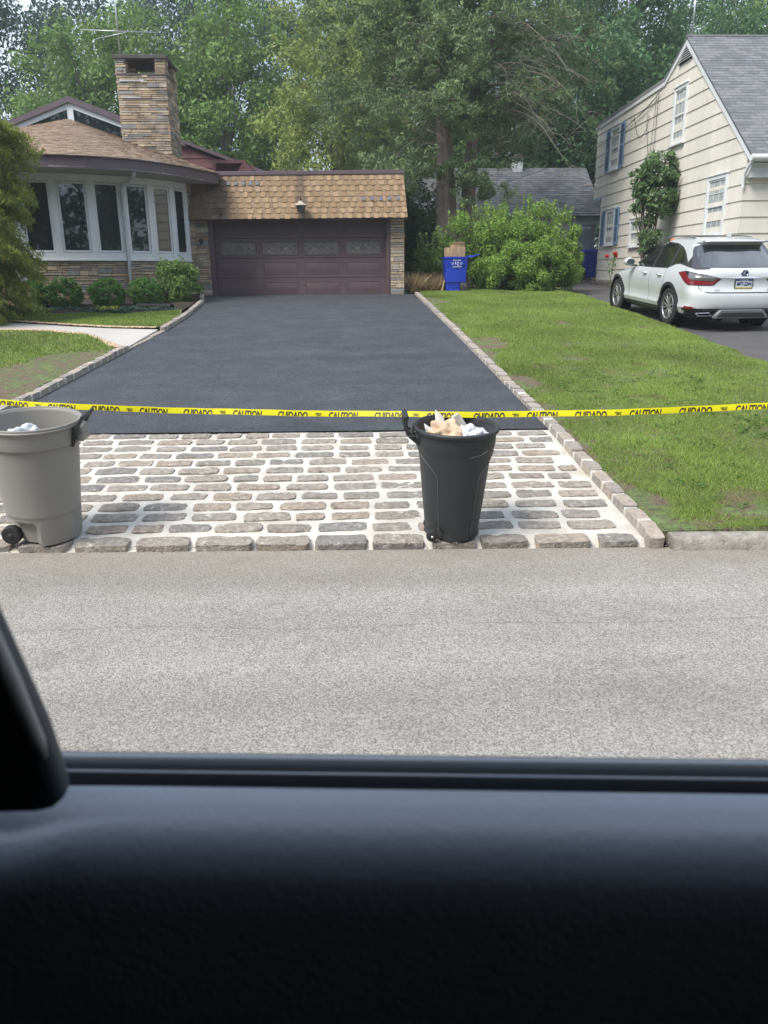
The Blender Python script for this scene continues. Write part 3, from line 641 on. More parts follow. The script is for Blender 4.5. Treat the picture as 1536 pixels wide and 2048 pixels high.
for r, x0_, dx in ((6, 1.0, .20), (3, 4.66, .235)):
    for k in range(5):
        mb = MB(); a = (x0_+dx*k)/5.85; b = a+.093/5.85; v0 = r/nR+.012; v1 = v0+.085
        mb.hexa([tuple(p) for p in (man(a,v0,.02),man(b,v0,.02),man(b,v1,.02),man(a,v1,.02),man(a,v0,.040),man(b,v0,.040),man(b,v1,.034),man(a,v1,.034))]); mb.build('bare_tab', m_patch, G)
mb = MB(); shingles(mb, [(5.80,yb_,zb-.02),(5.80,.7,zb-.02)], [(5.71,yt-.01,zt-.04),(5.71,.7,zt-.04)], 8, .14, rnd, th=.013, jit=.2, over=.3); mb.build('mansard_return', m_tanb, G)
mb = MB(); mb.box(-.03,5.74,-.07,.72,zt-.05,zt+.05); mb.build('mansard_cap', m_mauve2, G, bevel=.008)
mb = MB(); mb.box(.02,5.72,-.335,.02,zb-.035,zb-.005); mb.build('mansard_soffit', m_mauve, G)
# lantern hanging on the mansard
L_ = thing('lantern', 'small metal lantern with a flared pale hood over the garage door', 'lantern', (-1.22,21.93,3.58), ga); L_.scale = (1.05,1.05,1.05)
mb = MB(); mb.lathe([(.0,.10),(.03,.095),(.075,.05),(.17,-.005),(.172,-.018),(.0,-.01)], 8); mb.build('hood', M('tarnished_copper', (.45,.39,.34), .45, metal=.15, vary=(8,.3)), L_)
mb = MB(); mb.tube([(0,0,.09),(0,0,.15),(.0,.10,.17),(0,.22,.12)], .011, 8); mb.lathe([(.012,.14),(.022,.15),(.0,.175)], 10); mb.build('bracket', m_came, L_, smooth=True)
mb = MB(); mb.lathe([(.105,-.02),(.075,-.15)], 8); mb.build('lantern_glass', M('lantern_glass', (.09,.11,.10), .1), L_)
mb = MB()
for k in range(8):
    a = math.pi*k/4; mb.tube([(.11*math.cos(a),.11*math.sin(a),-.02),(.08*math.cos(a),.08*math.sin(a),-.15)], .006, 5)
mb.lathe([(.085,-.145),(.085,-.165),(.03,-.18),(0,-.20)], 8); mb.build('cage', m_came, L_)
# wall tap with hose at left pillar
t = thing('wall_lamp', 'small dark fitting on the stone pillar left of the garage door', 'wall fitting', (-3.99,22.5,2.72), ga)
mb = MB(); mb.lathe([(0,-.10),(.045,-.09),(.06,-.04),(.04,0),(0,0)], 14, axis='y'); mb.build('housing', m_came, t, smooth=True)
mb = MB(); mb.tube([(0,-.08,-.05),(.0,-.10,-.10)], [.02,.03], 8); mb.build('nozzle', m_came, t, smooth=True)
# ------------------------------------------------------------------ sided house on the right
H2 = thing('sided_house', 'cream two storey house with wide lapped siding and grey shingle roof', 'house', (9.05,18.5,1.1))
def P2(mb, name, mat, **k):
    o = mb.build(name, mat, H2, **k); o.matrix_parent_inverse = Matrix.Translation((-9.05,-18.5,-1.1)); return o
m_cream = M('cream_siding', (.66,.625,.555), .75, vary=(2,.10,8), streak=(1,1.5,.25), spots=[(3.5,(.45,.41,.33),.60,.85)], bump=(90,.0012))
XW = 9.05; FY = 18.5
m_core = M('wall_core', (.35,.32,.26), .9)
front = lambda z: FY
# silhouette of the gable wall: front y and back y as functions of z
PKY, PKZ = 22.5, 7.55; EZ = 4.42
def yfront(z): return FY if z <= EZ else FY+(PKY-FY)*(z-EZ)/(PKZ-EZ)
def yback(z):
    if z < 4.40: return 29.0
    if z <= 6.80: return 29.9
    if z <= 6.93: return 29.9-(z-6.80)/.13*6.1
    return 23.75-(23.75-PKY)*(z-6.93)/(PKZ-6.93)
mb = MB()
mb.prism([(XW+.02,FY+.02,1.0),(XW+.02,28.98,1.0),(XW+.02,28.98,4.40),(XW+.02,29.88,4.40),(XW+.02,29.88,6.80),(XW+.02,23.75,6.92),(XW+.02,PKY,PKZ),(XW+.02,FY+.02,EZ)], (9.5,0,0)); P2(mb, 'wall', m_core)
mb = MB(); z = 1.22; ex = .353; zs = []
while z < PKZ-.02:
    z1 = min(z+ex, PKZ)
    for brk in (4.40, 6.80, 6.93, EZ):
        pass
    segs = sorted({z, z1, *[b for b in (4.40, EZ, 6.80, 6.93) if z < b < z1]})
    for a, b in zip(segs, segs[1:]):
        f0, f1 = yfront(a+1e-4), yfront(b-1e-4); g0, g1 = yback(a+1e-4), yback(b-1e-4)
        oa = .026-.022*(a-z)/ex; ob = .026-.022*(b-z)/ex
        mb.hexa([(XW-oa,f0,a),(XW-oa,g0,a),(XW+.02,g0,a),(XW+.02,f0,a),(XW-ob,f1,b),(XW-ob,max(g1,f1+.001),b),(XW+.02,max(g1,f1+.001),b),(XW+.02,f1,b)])
    z = z1
P2(mb, 'gable_siding', m_cream)
mb = MB(); z = 1.22
while z < 4.05:
    z1 = min(z+ex, 4.06); mb.hexa([(XW-.026,FY-.026,z),(XW+9.5,FY-.026,z),(XW+9.5,FY+.02,z),(XW-.026,FY+.02,z),(XW-.004,FY-.004,z1),(XW+9.5,FY-.004,z1),(XW+9.5,FY+.02,z1),(XW-.004,FY+.02,z1)]); z = z1
P2(mb, 'front_siding', m_cream)
mb = MB(); mb.box(XW+.0,XW+9.5,FY-.01,29.0,.6,1.21); P2(mb, 'foundation', M('foundation', (.30,.27,.23), .9, vary=(6,.2)))
# front roof slope, ridge, rakes
mb = MB(); ov = .28
e0 = (XW-.06, FY-ov, EZ-ov*.78-.02+.03); e1 = (XW+9.6, FY-ov, e0[2]); t0 = (XW-.06, PKY, PKZ+.09); t1 = (XW+9.6, PKY, PKZ+.09)
mb.hexa([e0,e1,(t1[0],t1[1],t1[2]),(t0[0],t0[1],t0[2]),(e0[0],e0[1],e0[2]+.05),(e1[0],e1[1],e1[2]+.05),(t1[0],t1[1],t1[2]+.05),(t0[0],t0[1],t0[2]+.05)])
mb.prism([(XW-.06,PKY,PKZ+.08),(XW-.06,23.8,6.95),(XW-.06,23.8,7.01),(XW-.06,PKY,PKZ+.14)], (9.6,0,0))
mb.prism([(XW-.06,23.8,6.93),(XW-.06,30.1,6.80),(XW-.06,30.1,6.90),(XW-.06,23.8,7.02)], (9.6,0,0))
P2(mb, 'roof_deck', m_greyroof)
mb = MB(); shingles(mb, [(e0[0]-.02,e0[1]-.02,e0[2]+.055),(e1[0],e1[1]-.02,e1[2]+.055)], [(t0[0]-.02,t0[1],t0[2]+.055),(t1[0],t1[1],t1[2]+.055)], 42, .30, rnd, th=.009, jit=.03, over=.2, stag=.5, gap=.006)
mb.tube([(XW-.08,PKY,PKZ+.15),(XW+9.6,PKY,PKZ+.15)], .035, 6)
P2(mb, 'roof', m_greyroof)['label'] = 'steep grey shingle roof'
mb = MB()
def rake(a, b, th=.15, out=.05):
    A, B_ = Vector(a), Vector(b)
    mb.prism([(XW-out,A.y,A.z-th),(XW-out,B_.y,B_.z-th),(XW-out,B_.y,B_.z),(XW-out,A.y,A.z)], (.06,0,0))
rake((0,FY-.24,e0[2]+.035),(0,PKY,PKZ+.08)); rake((0,PKY,PKZ+.08),(0,23.8,6.96),.13); rake((0,23.8,6.96),(0,30.05,6.84),.14)
P2(mb, 'rake_board', m_white)
mb = MB(); mb.box(XW-.03,XW+9.6,FY-.32,FY-.2,e0[2]-.09,e0[2]+.03); mb.tube([(XW-.10,FY-.36,e0[2]-.02),(XW+9.6,FY-.36,e0[2]-.02)], .07, 10)
mb.box(XW+.01,XW+9.5,FY-.2,FY-.0,4.06,4.10); mb.tube([(XW-.05,FY-.33,e0[2]-.06),(XW-.07,FY-.16,e0[2]-.22),(XW-.07,FY-.05,e0[2]-.34),(XW-.07,FY-.05,3.6)], .035, 8)
P2(mb, 'gutter', m_white, smooth=True, autosm=50)
mb = MB(); mb.box(XW+.01,XW+9.5,FY-.19,FY-.02,3.80,4.06); P2(mb, 'frieze_board', M('frieze', (.50,.52,.52), .6))
mb = MB(); mb.box(XW-.035,XW+.4,29.0,29.9,4.31,4.40); mb.box(XW-.05,XW+.0,28.95,29.93,4.26,4.34); P2(mb, 'jetty_trim', M('jetty_paint', (.30,.36,.42), .6))
# louvred vent
mb = MB(); 
mb.prism([(XW-.05,22.10,7.12),(XW-.05,22.95,7.10),(XW-.05,22.5,7.50)], (.02,0,0)); vt = P2(mb, 'gable_vent', M('vent_dark', (.03,.03,.035), .8))
mb = MB()
for k in range(6):
    z = 7.135+k*.055; hw = .40*(1-(z-7.11)/.40); mb.hexa([(XW-.085,22.5-hw,z),(XW-.085,22.5+hw,z),(XW-.05,22.5+hw,z+.02),(XW-.05,22.5-hw,z+.02),(XW-.085,22.5-hw,z+.012),(XW-.085,22.5+hw,z+.012),(XW-.05,22.5+hw,z+.032),(XW-.05,22.5-hw,z+.032)])
o = mb.build('vent_slats', m_white, vt)
BX = lambda y, z: frame_basis((XW-.012, y, z), (0,-1,0), (0,0,1), (-1,0,0))
H2i = H2
def win2(y, z, wd, ht, **k):
    w_ = sash_window(H2, BX(y, z), wd, ht, **k); w_.matrix_parent_inverse = Matrix.Translation((-9.05,-18.5,-1.1)); return w_
before = set(H2.children)
win2(23.02, 5.14, .86, 1.42, cols=3); win2(28.28, 5.14, .95, 1.34, cols=3, shutters=True)
win2(20.36, 2.62, 1.06, 1.40, cols=3, rows=2); win2(28.25, 2.74, .95, 1.15, cols=3, shutters=True); win2(25.75, 2.60, 1.1, .82, cols=3, rows=2)
for c in H2.children: c.matrix_parent_inverse = Matrix.Translation((-9.05,-18.5,-1.1))
antenna((9.12,22.5,7.68), 'roof aerial with short cross rods above the grey shingle ridge', [(.93,.25,.75,1.2,6)], 1.25)
# cables on the gable wall
t = thing('service_cables', 'black service cables looping down the cream gable wall', 'cables', (9.0,25,6.5))
mk = M('cable', (.05,.05,.05), .6)
def cab(name, pts, r=.009):
    b = MB(); b.tube(pts, r, 5); o = b.build(name, mk, t, smooth=True); o.matrix_parent_inverse = Matrix.Translation((-9.0,-25,-6.5))
sag = lambda a, b, s, n=12: [tuple(Vector(a).lerp(Vector(b), k/n)-Vector((0,0,s*4*(k/n)*(1-k/n)))) for k in range(n+1)]
cab('cable', sag((8.98,23.9,6.75),(8.98,29.8,6.25),.25)); cab('cable', sag((8.97,24.1,6.7),(8.97,26.3,6.35),.1))
cab('cable', [(8.98,26.1,6.5),(8.97,25.7,5.9),(8.96,25.3,5.7),(8.96,24.8,5.9),(8.96,24.7,6.2),(8.96,24.8,6.25),(8.97,24.9,6.0),(8.97,24.6,5.2),(8.98,24.7,4.2)], .008)
cab('cable', [(8.97,24.1,6.7),(8.975,24.15,5.5),(8.98,24.3,3.7)], .010); cab('cable', [(8.97,24.25,6.7),(8.975,24.4,5.5),(8.98,24.5,3.9)], .009)
cab('service_drop', sag((8.98,29.8,6.3),(5.1,33.4,5.2),.3), .009)
# low stone retaining edge by the neighbour's house
t = thing('retaining_wall', 'low brown stone edging along the cream house foundation', 'wall', (8.9,26,1.4))
mb = MB(); ledge_wall(mb, (8.72,30.5), (8.72,22), 1.25, 1.55, rnd, depth=.03); mb.box(8.74,9.0,22,30.5,1.1,1.54); o = mb.build('stone_edging', M('retaining_stone', (.2,.17,.14), .9, vary=(5,.3,6)), t); o.matrix_parent_inverse = Matrix.Translation((-8.9,-26,-1.4))
# ------------------------------------------------------------------ outbuilding behind
H3 = thing('outbuilding', 'pale grey outbuilding with mossy grey shingle roof behind the bushes', 'outbuilding', (7,31,1.5))
def P3(mb, name, mat, par=None, **k):
    o = mb.build(name, mat, par or H3, **k)
    if par is None: o.matrix_parent_inverse = Matrix.Translation((-7,-31,-1.5))
    return o
m_bluegrey = M('bluegrey_board', (.33,.35,.38), .75, vary=(3,.1,6), bump=(30,.004))
mb = MB(); mb.box(2.6,9.6,31.3,35,1.2,3.9); mb.prism([(9.6,31.3,3.9),(9.6,35,3.9),(9.6,33.1,5.75)], (-7,0,0)); P3(mb, 'wall', m_bluegrey)
mb = MB(); mb.box(2.5,9.75,31.26,31.30,3.62,3.86); P3(mb, 'frieze_board', m_white)
mb = MB(); mb.box(7.6,9.4,31.25,31.31,1.3,3.45); P3(mb, 'shed_door', m_bluegrey); mb = MB(); mb.box(7.50,7.6,31.22,31.31,1.3,3.55); mb.box(7.6,9.4,31.22,31.31,3.45,3.55); P3(mb, 'door_trim', m_white)
mb = MB(); mb.hexa([(2.4,30.9,3.84),(9.75,30.9,3.84),(9.6,33.1,5.80),(2.4,33.1,5.80),(2.4,30.9,3.90),(9.75,30.9,3.90),(9.6,33.1,5.86),(2.4,33.1,5.86)])
mb.hexa([(2.4,33.1,5.80),(9.6,33.1,5.80),(9.75,35.4,3.84),(2.4,35.4,3.84),(2.4,33.1,5.86),(9.6,33.1,5.86),(9.75,35.4,3.90),(2.4,35.4,3.90)]); P3(mb, 'roof_deck', m_greyroof)
m_moss = M('mossy_shingle', (.3,.3,.3), .92, vary=(6,.2,8), island=[(0,(.115,.12,.13)),(.25,(.14,.145,.155)),(.5,(.10,.105,.115)),(.75,(.155,.16,.165))], bump=(60,.004), spots=[(.8,(.085,.095,.05),.54,.72),(.55,(.06,.06,.06),.5,.7)])
mb = MB(); shingles(mb, [(2.4,30.88,3.905),(9.76,30.88,3.905)], [(2.4,33.1,5.865),(9.61,33.1,5.865)], 22, .28, rnd, th=.012, jit=.04, over=.2, stag=.5, gap=.007)
P3(mb, 'roof', m_moss)
mb = MB(); mb.box(6.62,7.0,32.9,33.3,5.6,6.2); c3 = P3(mb, 'chimney', M('whitewashed_brick', (.6,.62,.62), .8, vary=(12,.3,6)))
mb = MB(); mb.box(6.56,7.06,32.84,33.36,6.2,6.26); mb.prism([(6.60,32.88,6.26),(7.02,32.88,6.26),(6.81,32.88,6.42)], (0,.44,0)); P3(mb, 'chimney_cap', m_cap, par=c3)
# ------------------------------------------------------------------ vegetation
def leafmat(name, a, b, c=None, trans=.36, vs=.5, va=.30, rough=.55, spec=.3):
    isl = [(0,a),(1,b)] if c is None else [(0,a),(.55,b),(1,c)]
    return M(name, a, rough, island=isl, vary=(vs, va, 3), trans=trans, spec=spec)
m_lf_dark = leafmat('leaf_dark', (.060,.115,.048), (.110,.190,.072))
m_lf_blue = leafmat('leaf_bluish', (.062,.118,.085), (.115,.195,.130))  # in far crowns the blue tint stands for pale glare, put into the colour
m_lf_mid = leafmat('leaf_mid', (.130,.225,.062), (.225,.350,.098))
m_lf_yel = leafmat('leaf_yellowish', (.21,.275,.070), (.34,.39,.12))
m_lf_broad = leafmat('leaf_broad', (.066,.145,.060), (.130,.255,.096))
m_lf_ced = leafmat('cedar_needles', (.105,.165,.066), (.20,.275,.115), trans=.15, vs=.8)
m_lf_bush = leafmat('leaf_bush', (.15,.28,.048), (.30,.45,.10), vs=1.4, va=.25)
m_lf_yew = leafmat('leaf_yew', (.070,.17,.040), (.16,.32,.075), vs=3, va=.2)
m_lf_map = leafmat('leaf_maple', (.14,.21,.04), (.25,.31,.06), (.38,.33,.09), vs=1.2, va=.25)
m_lf_rhod = leafmat('leaf_glossy', (.075,.15,.055), (.18,.29,.11), rough=.35, spec=.5)
m_lf_dead = M('dead_twigs', (.26,.225,.19), .9, vary=(3,.25,5))
m_bark = M('bark', (.17,.14,.115), .95, vary=(3,.35,8), streak=(9,9,1.0), bump=(14,.05))
m_bark2 = M('cedar_bark', (.23,.185,.155), .95, vary=(3,.35,8), streak=(12,12,.8), bump=(12,.05))
def leaf_quads(rng, C, n_per, spread, size, aspect=.45, droop=0., up=.35, flat=1.):
    """diamond leaves scattered round clump centres C (k,3)"""
    k = len(C); P = np.repeat(C, n_per, axis=0); N = len(P)
    sp = np.repeat(spread if isinstance(spread, np.ndarray) else np.full(k, spread), n_per)
    off = rng.normal(size=(N,3)); off /= np.linalg.norm(off, axis=1, keepdims=True)+1e-9; off *= (rng.random((N,1))**.45); off[:,2] *= flat
    P = P+off*sp[:,None]
    nr = off+rng.normal(size=(N,3))*.7; nr[:,2] += up; nr /= np.linalg.norm(nr, axis=1, keepdims=True)
    t = rng.normal(size=(N,3)); t[:,2] -= droop*2; t -= nr*np.sum(t*nr, axis=1, keepdims=True); t /= np.linalg.norm(t, axis=1, keepdims=True)
    b = np.cross(nr, t); s = size*(.45+1.1*rng.random((N,1))**1.5)
    V = np.stack([P-t*s*.5, P+b*s*aspect*.5-t*s*.05, P+t*s*.5, P-b*s*aspect*.5-t*s*.05], axis=1)
    return V
def leafmesh(name, V, mat, parent):
    n = len(V); F = np.arange(n*4).reshape(n,4); return fast(name, V.reshape(-1,3), F, mat, parent)
def clumps(rng, c, r, k, lo=.45, seed=0, ztrim=None, lob=.28):
    """clump centres inside a lumpy ellipsoid"""
    out = []
    while len(out) < k:
        d = rng.normal(size=3); d /= np.linalg.norm(d)
        rr = 1+lob*noise.noise(Vector((d[0]*1.8+seed, d[1]*1.8, d[2]*1.8)))*2
        q = (lo+(1-lo)*rng.random()**.6)*rr
        p = np.array(c)+d*np.array(r)*q
        if ztrim is not None and p[2] < ztrim: continue
        out.append(p)
    return np.array(out)
def tree(name, label, cat, base, ht, r, mat, seed, nl=24000, leaf=.26, kclump=150, cs=None, trunk=.22, lean=(0,0), crown0=.25, group=None, bark=None, aspect=.45, droop=0., lob=.28, lo=.4, flat=.8):
    rng = np.random.default_rng(seed); t = thing(name, label, cat, base, 0, group)
    zc = ht*(crown0+1)/2; rz = ht*(1-crown0)/2
    C = clumps(rng, (lean[0], lean[1], zc), (r, r*.9, rz), kclump, lo, seed, lob=lob)
    cs = cs or r*.24
    V = leaf_quads(rng, C, nl//kclump, cs*(.6+.8*rng.random(kclump)), leaf, aspect, droop, flat=flat)
    leafmesh('crown', V, mat, t)
    mb = MB(); top = Vector((lean[0]*.8, lean[1]*.8, ht*.80)); P = []
    for i in range(9):
        q = i/8; P.append((top.x*q+.12*math.sin(q*5+seed), top.y*q+.1*math.cos(q*4+seed)-.1, top.z*q-.2*(i == 0)))
    mb.tube(P, [trunk*(1.25-1.05*i/8) if i else trunk*1.6 for i in range(9)], 9)
    for j in range(16):
        cc = C[rng.integers(len(C))]; q = min(.95, max(.2, (cc[2]*.75-.1*ht)/(ht*.8))); a = Vector(P[int(q*8)]); b = Vector(cc)
        m = a.lerp(b, .5)+Vector((0,0,-.06*(b-a).length)); mb.tube([a, a.lerp(m,.6), m, m.lerp(b,.6)+Vector((0,0,.1)), b], [trunk*.34, trunk*.28, trunk*.2, trunk*.12, trunk*.05], 6)
    mb.build('trunk', bark or m_bark, t, smooth=True)
    return t
GB = 'trees in the woods behind the houses'
z_ = prof
T_ = [ # x, y, h, r, mat, nl, leaf, k, crown0, lob, look
 (-22.5,51,22,6.2,m_lf_blue,36000,0.266,162,.10,.35,'tall bluish tree with sky gaps at the upper left, left of the aerial'),
 (-14.5,53,22,6.2,m_lf_blue,34500,0.266,150,.10,.35,'tall bluish tree with sky gaps right behind the stone chimney'),
 (-7.5,55,21,5.6,m_lf_blue,33000,0.266,150,.10,.3,'tall dark tree between the chimney and the yellowish tree'),
 (0.5,54,22,6.2,m_lf_dark,30000,0.282,150,.08,.3,'tall dark tree behind the garage, hidden partly by the cedar'),
 (9,56,23,6.8,m_lf_dark,30000,0.282,150,.08,.3,'tall dark tree right behind the large cedar'),
 (18,55,21,6.5,m_lf_dark,30000,0.282,150,.08,.3,'tall dark tree left of the cream house ridge'),
 (28,54,21,7.0,m_lf_dark,27000,0.282,137,.05,.3,'dark tree standing above the grey roof at the far right'),
 (-19,41,10.5,4.6,m_lf_dark,33000,0.216,162,.05,.3,'low dark tree behind the left gable of the stone house'),
 (-11.5,40,11.0,3.7,m_lf_mid,39000,0.199,162,.08,.3,'mid green tree left of the stone chimney'),
 (-5.6,39,12.6,3.5,m_lf_mid,45000,0.199,175,.08,.3,'bright mid green rounded tree just right of the stone chimney'),
 (-.6,35,10.6,2.9,m_lf_yel,39000,0.166,162,.10,.35,'yellowish green tree behind the middle of the garage'),
 (2.6,42,15.5,4.4,m_lf_mid,45000,0.207,187,.05,.3,'green tree seen left of the cedar above the garage'),
 (11.8,41,14.5,4.0,m_lf_broad,66000,0.207,187,.04,.3,'broad leaved tree right of the cedar behind the outbuilding'),
 (17.5,43,14,4.2,m_lf_broad,54000,0.199,175,.04,.3,'leafy tree directly left of the cream house roofline'),
 (7.4,40,12.5,3.7,m_lf_dark,39000,0.216,162,.02,.3,'dark tree behind the outbuilding roof'),
 (23.5,42,13.5,4.6,m_lf_mid,33000,0.232,150,.04,.3,'olive green tree above the cream house ridge'),
]
for i, (x, y, h, r, m, nl, lf, k, c0, lob, lab) in enumerate(T_):
    tree('tree', lab, 'tree', (x, y, z_(y)-.2), h, r, m, 20+i, nl, lf, k, crown0=c0, lob=lob, group=GB, trunk=.25)
# low dark scrub closing the gap under the crowns
rng = np.random.default_rng(5)
C = np.array([(x, 34+rng.random()*3+abs(x)*.05, z_(34)+rng.random()**1.3*3.6) for x in rng.uniform(-26, 26, 420)])
kind(leafmesh('woodland_undergrowth', leaf_quads(rng, C, 90, .75, .24), m_lf_dark, None), 'stuff', 'dark leafy undergrowth at the foot of the woods')
# the big cedar with two trunks
rng = np.random.default_rng(11)
CE = thing('cedar_tree', 'large red cedar with twin grey brown trunks and bare drooping branches', 'tree', (3.15,26.4,1.3))
def fluted(mb, P, rads, seg, seed, fl=.14):
    P = [Vector(p) for p in P]; vs = []
    for i, p in enumerate(P):
        for k in range(seg):
            a = 2*math.pi*k/seg; f = 1+fl*math.sin(a*5+seed+i*.15)+fl*.7*math.sin(a*9+seed*2-i*.1)
            vs.append((p.x+rads[i]*f*math.cos(a), p.y+rads[i]*f*math.sin(a), p.z))
    mb.add(vs, [(i*seg+k, i*seg+(k+1)%seg, (i+1)*seg+(k+1)%seg, (i+1)*seg+k) for i in range(len(P)-1) for k in range(seg)])
for sd_, P, R0 in ((1, [(0,0,-.3),(-.02,0,1),(.03,0,2.2),(.0,.05,3.5),(-.08,.1,5),(-.15,.1,7),(-.1,.1,9.5),(.1,.1,12)], .40), (2, [(.70,.35,-.3),(.70,.3,.8),(.72,.3,2.0),(.82,.35,3.6),(.92,.4,5.2),(1.0,.4,7),(1.2,.5,9.5)], .33)):
    mb = MB(); n = len(P); fluted(mb, P, [R0*(1.15-1.0*(i/(n-1))**.75) for i in range(n)], 30, sd_); mb.build('trunk', m_bark2, CE, smooth=True)
# limbs and foliage sprays
limbs = MB(); sprays = []
def limb(o, d, L, r, rise, sag_, n=9, wig=.12, mbb=limbs):
    pts = []; d = Vector(d).normalized(); ph = rng.random()*6
    for i in range(n):
        q = i/(n-1); pts.append(Vector(o)+d*L*q+Vector((math.sin(q*7+ph)*wig*q, math.cos(q*6+ph)*wig*q, rise*q*L-sag_*L*q*q)))
    mbb.tube(pts, [r*(1-.85*i/(n-1)) for i in range(n)], 6); return pts
for k in range(78):
    tr = rng.random() < .45; z = 3.6+rng.random()**.9*9.5; a = rng.random()*2*math.pi
    ox, oy = ((-.05,.1) if tr else (1.1+(z-4)*.09,.4)); L = (3.7-.12*z)*(.65+.6*rng.random())
    if z < 5 and math.sin(a) < 0 and rng.random() < .5: continue
    pts = limb((ox, oy, z), (math.cos(a), math.sin(a)*.8, 0), L, .05, .42, .30)
    for i in range(3, 9):
        for j in range(4):
            p = pts[i]; side = rng.normal(size=3)*np.array([.34,.34,.24]); sprays.append(np.array(p)+side)
# explicit foliage masses seen in the photo (local coords): left sweep, lower left skirt, crown
for (cx, cy, cz, rx, ry, rz, k) in [(-.1,-1.2,6.6,1.4,.6,1.5,75),(.9,-1.0,5.0,.8,.5,.8,30),(-2.6,.0,7.6,1.9,1.6,1.7,85),(-3.4,.2,5.6,1.4,1.4,1.3,55),(-1.2,-1.0,3.7,1.7,.9,.65,60),(.9,-.8,3.3,1.0,.8,.85,55),(1.4,-.9,8.2,1.9,1.4,1.5,85),(3.9,.2,6.8,1.4,1.4,2.1,70),(-.6,-.8,9.8,3.2,1.6,1.6,120),(2.6,.4,10.4,3.2,1.6,2,110),(-3.9,1,9.5,1.8,1.6,2.2,70),(1.9,.0,5.6,1.5,1.2,1.1,60),(-1.8,-.9,5.2,1.3,1,1.0,50),(4.8,.5,9.3,1.2,1.2,1.6,40)]:
    sprays += list(clumps(rng, (cx,cy,cz), (rx,ry,rz), k, .2, cx))
limbs.build('limb', m_bark2, CE, smooth=True)
S = np.array(sprays)
V = leaf_quads(rng, S, 95, .15+.20*rng.random(len(S)), .115, .26, droop=-.3, up=.3, flat=.7)
leafmesh('foliage', V, m_lf_ced, CE)
mb = MB()
for k in range(95):
    right = rng.random() < .55
    if right: o = (1.1+rng.random()*.8, -.2+rng.normal()*.5, 5.2+rng.random()*2.6); a = rng.uniform(-1.35, .5); L = rng.uniform(1.3,3.3); sg = rng.uniform(.35,.75)
    else: o = (-.1, -.15, 3.6+rng.random()*4.2); a = rng.uniform(math.pi-.9, math.pi+1.35); L = rng.uniform(1.0,2.8); sg = rng.uniform(.15,.6)
    pts = limb(o, (math.cos(a), math.sin(a)-.25, 0), L, .013, rng.uniform(-.05,.35), sg, 10, .16, mb)
    for j in range(5):
        p = pts[rng.integers(3,10)]; limb(p, (rng.normal(), rng.normal()*.5-.2, 0), rng.uniform(.25,.9), .006, rng.uniform(-.5,.3), rng.uniform(.2,.8), 5, .10, mb)
mb.build('dead_branches', m_lf_dead, CE)
# shrubs
def shrub(name, label, cat, base, r, mat, seed, nl, leaf, k=60, cs=.2, lo=.5, group=None, aspect=.45, sprout=0, stems=6, lob=.2, droop=0, up=.35):
    rng = np.random.default_rng(seed); t = thing(name, label, cat, base, 0, group)
    C = clumps(rng, (0,0,r[2]*.95), r, k, lo, seed, ztrim=.05, lob=lob)
    V = [leaf_quads(rng, C, nl//k, cs*(.7+.6*rng.random(k)), leaf, aspect, droop, up)]
    mb = MB()
    for j in range(sprout):
        d = rng.normal(size=3); d[2] = abs(d[2])+.5; d /= np.linalg.norm(d); p = np.array((0,0,r[2]*.95))+d*np.array(r)*1.0; L = rng.uniform(.15,.45)
        q = [p+np.array((d[0]*.15,d[1]*.15,1))*L*s for s in np.linspace(-.3,1,7)]; mb.tube([(0,0,-.02), tuple(q[0]*np.array((.4,.4,.6)))]+[tuple(v) for v in q], .006, 4)
        V.append(leaf_quads(rng, np.array(q), 7, .05, leaf*1.1, aspect, 0, .5))
    for j in range(stems):
        c = C[rng.integers(len(C))]; mb.tube([(0, 0, -.05), tuple(c*np.array((.45,.45,.45))), tuple(c*.95)], [.022,.015,.006], 6)
    mb.build('stem', m_bark, t, smooth=True)
    leafmesh('foliage', np.concatenate(V), mat, t); return t
def zz(x, y, o=.05): return ter(x, y)+o
shrub('bush', 'large bright green bush filling the gap left of the cream house', 'bush', (5.35,23.6,zz(5.3,23.6,-.05)), (1.62,1.0,1.22), m_lf_bush, 41, 60000, .068, 130, .26, .35, sprout=34)
shrub('bush', 'lower bright green mound in front of the large bush, right of the blue bin', 'bush', (5.45,22.75,zz(5.4,22.7,-.05)), (1.42,.80,.75), m_lf_bush, 42, 44000, .068, 100, .22, .35, sprout=16)
shrub('bush', 'loose airy green bush behind the blue recycling bin', 'bush', (3.95,23.9,zz(4,24,-.05)), (1.35,.8,1.12), m_lf_bush, 43, 40000, .066, 110, .26, .3, sprout=40, lob=.35)
shrub('bush', 'thin leggy bush between the garage corner and the blue bin', 'bush', (2.65,24.3,zz(2.6,24,-.05)), (.62,.5,.80), m_lf_mid, 44, 7000, .09, 45, .25, .3, sprout=22, lob=.4)
shrub('vine_thicket', 'dark hanging vines in the gap beside the garage wall', 'vines', (2.3,27.5,zz(2.4,27,-.1)), (.95,.8,2.0), m_lf_dark, 45, 16000, .11, 110, .3, .2, lob=.4)
GS = 'clipped round shrubs under the bow window'
for i, (x, y, r, m, lab) in enumerate([(-7.40,19.05,.36,m_lf_yew,'round green shrub partly behind the maple'),(-6.64,19.05,.39,m_lf_yew,'round clipped shrub second from the maple under the bow window'),(-5.68,19.1,.39,m_lf_yew,'round clipped shrub in the middle under the bow window'),(-4.87,19.45,.37,m_lf_yew,'round clipped shrub at the foot of the white downspout')]):
    shrub('round_shrub', lab, 'shrub', (x, y, zz(x,y,.02)), (r, r, r*.9), m, 50+i, 13000, .045, 170, .065, .78, GS, lob=.08, stems=4)
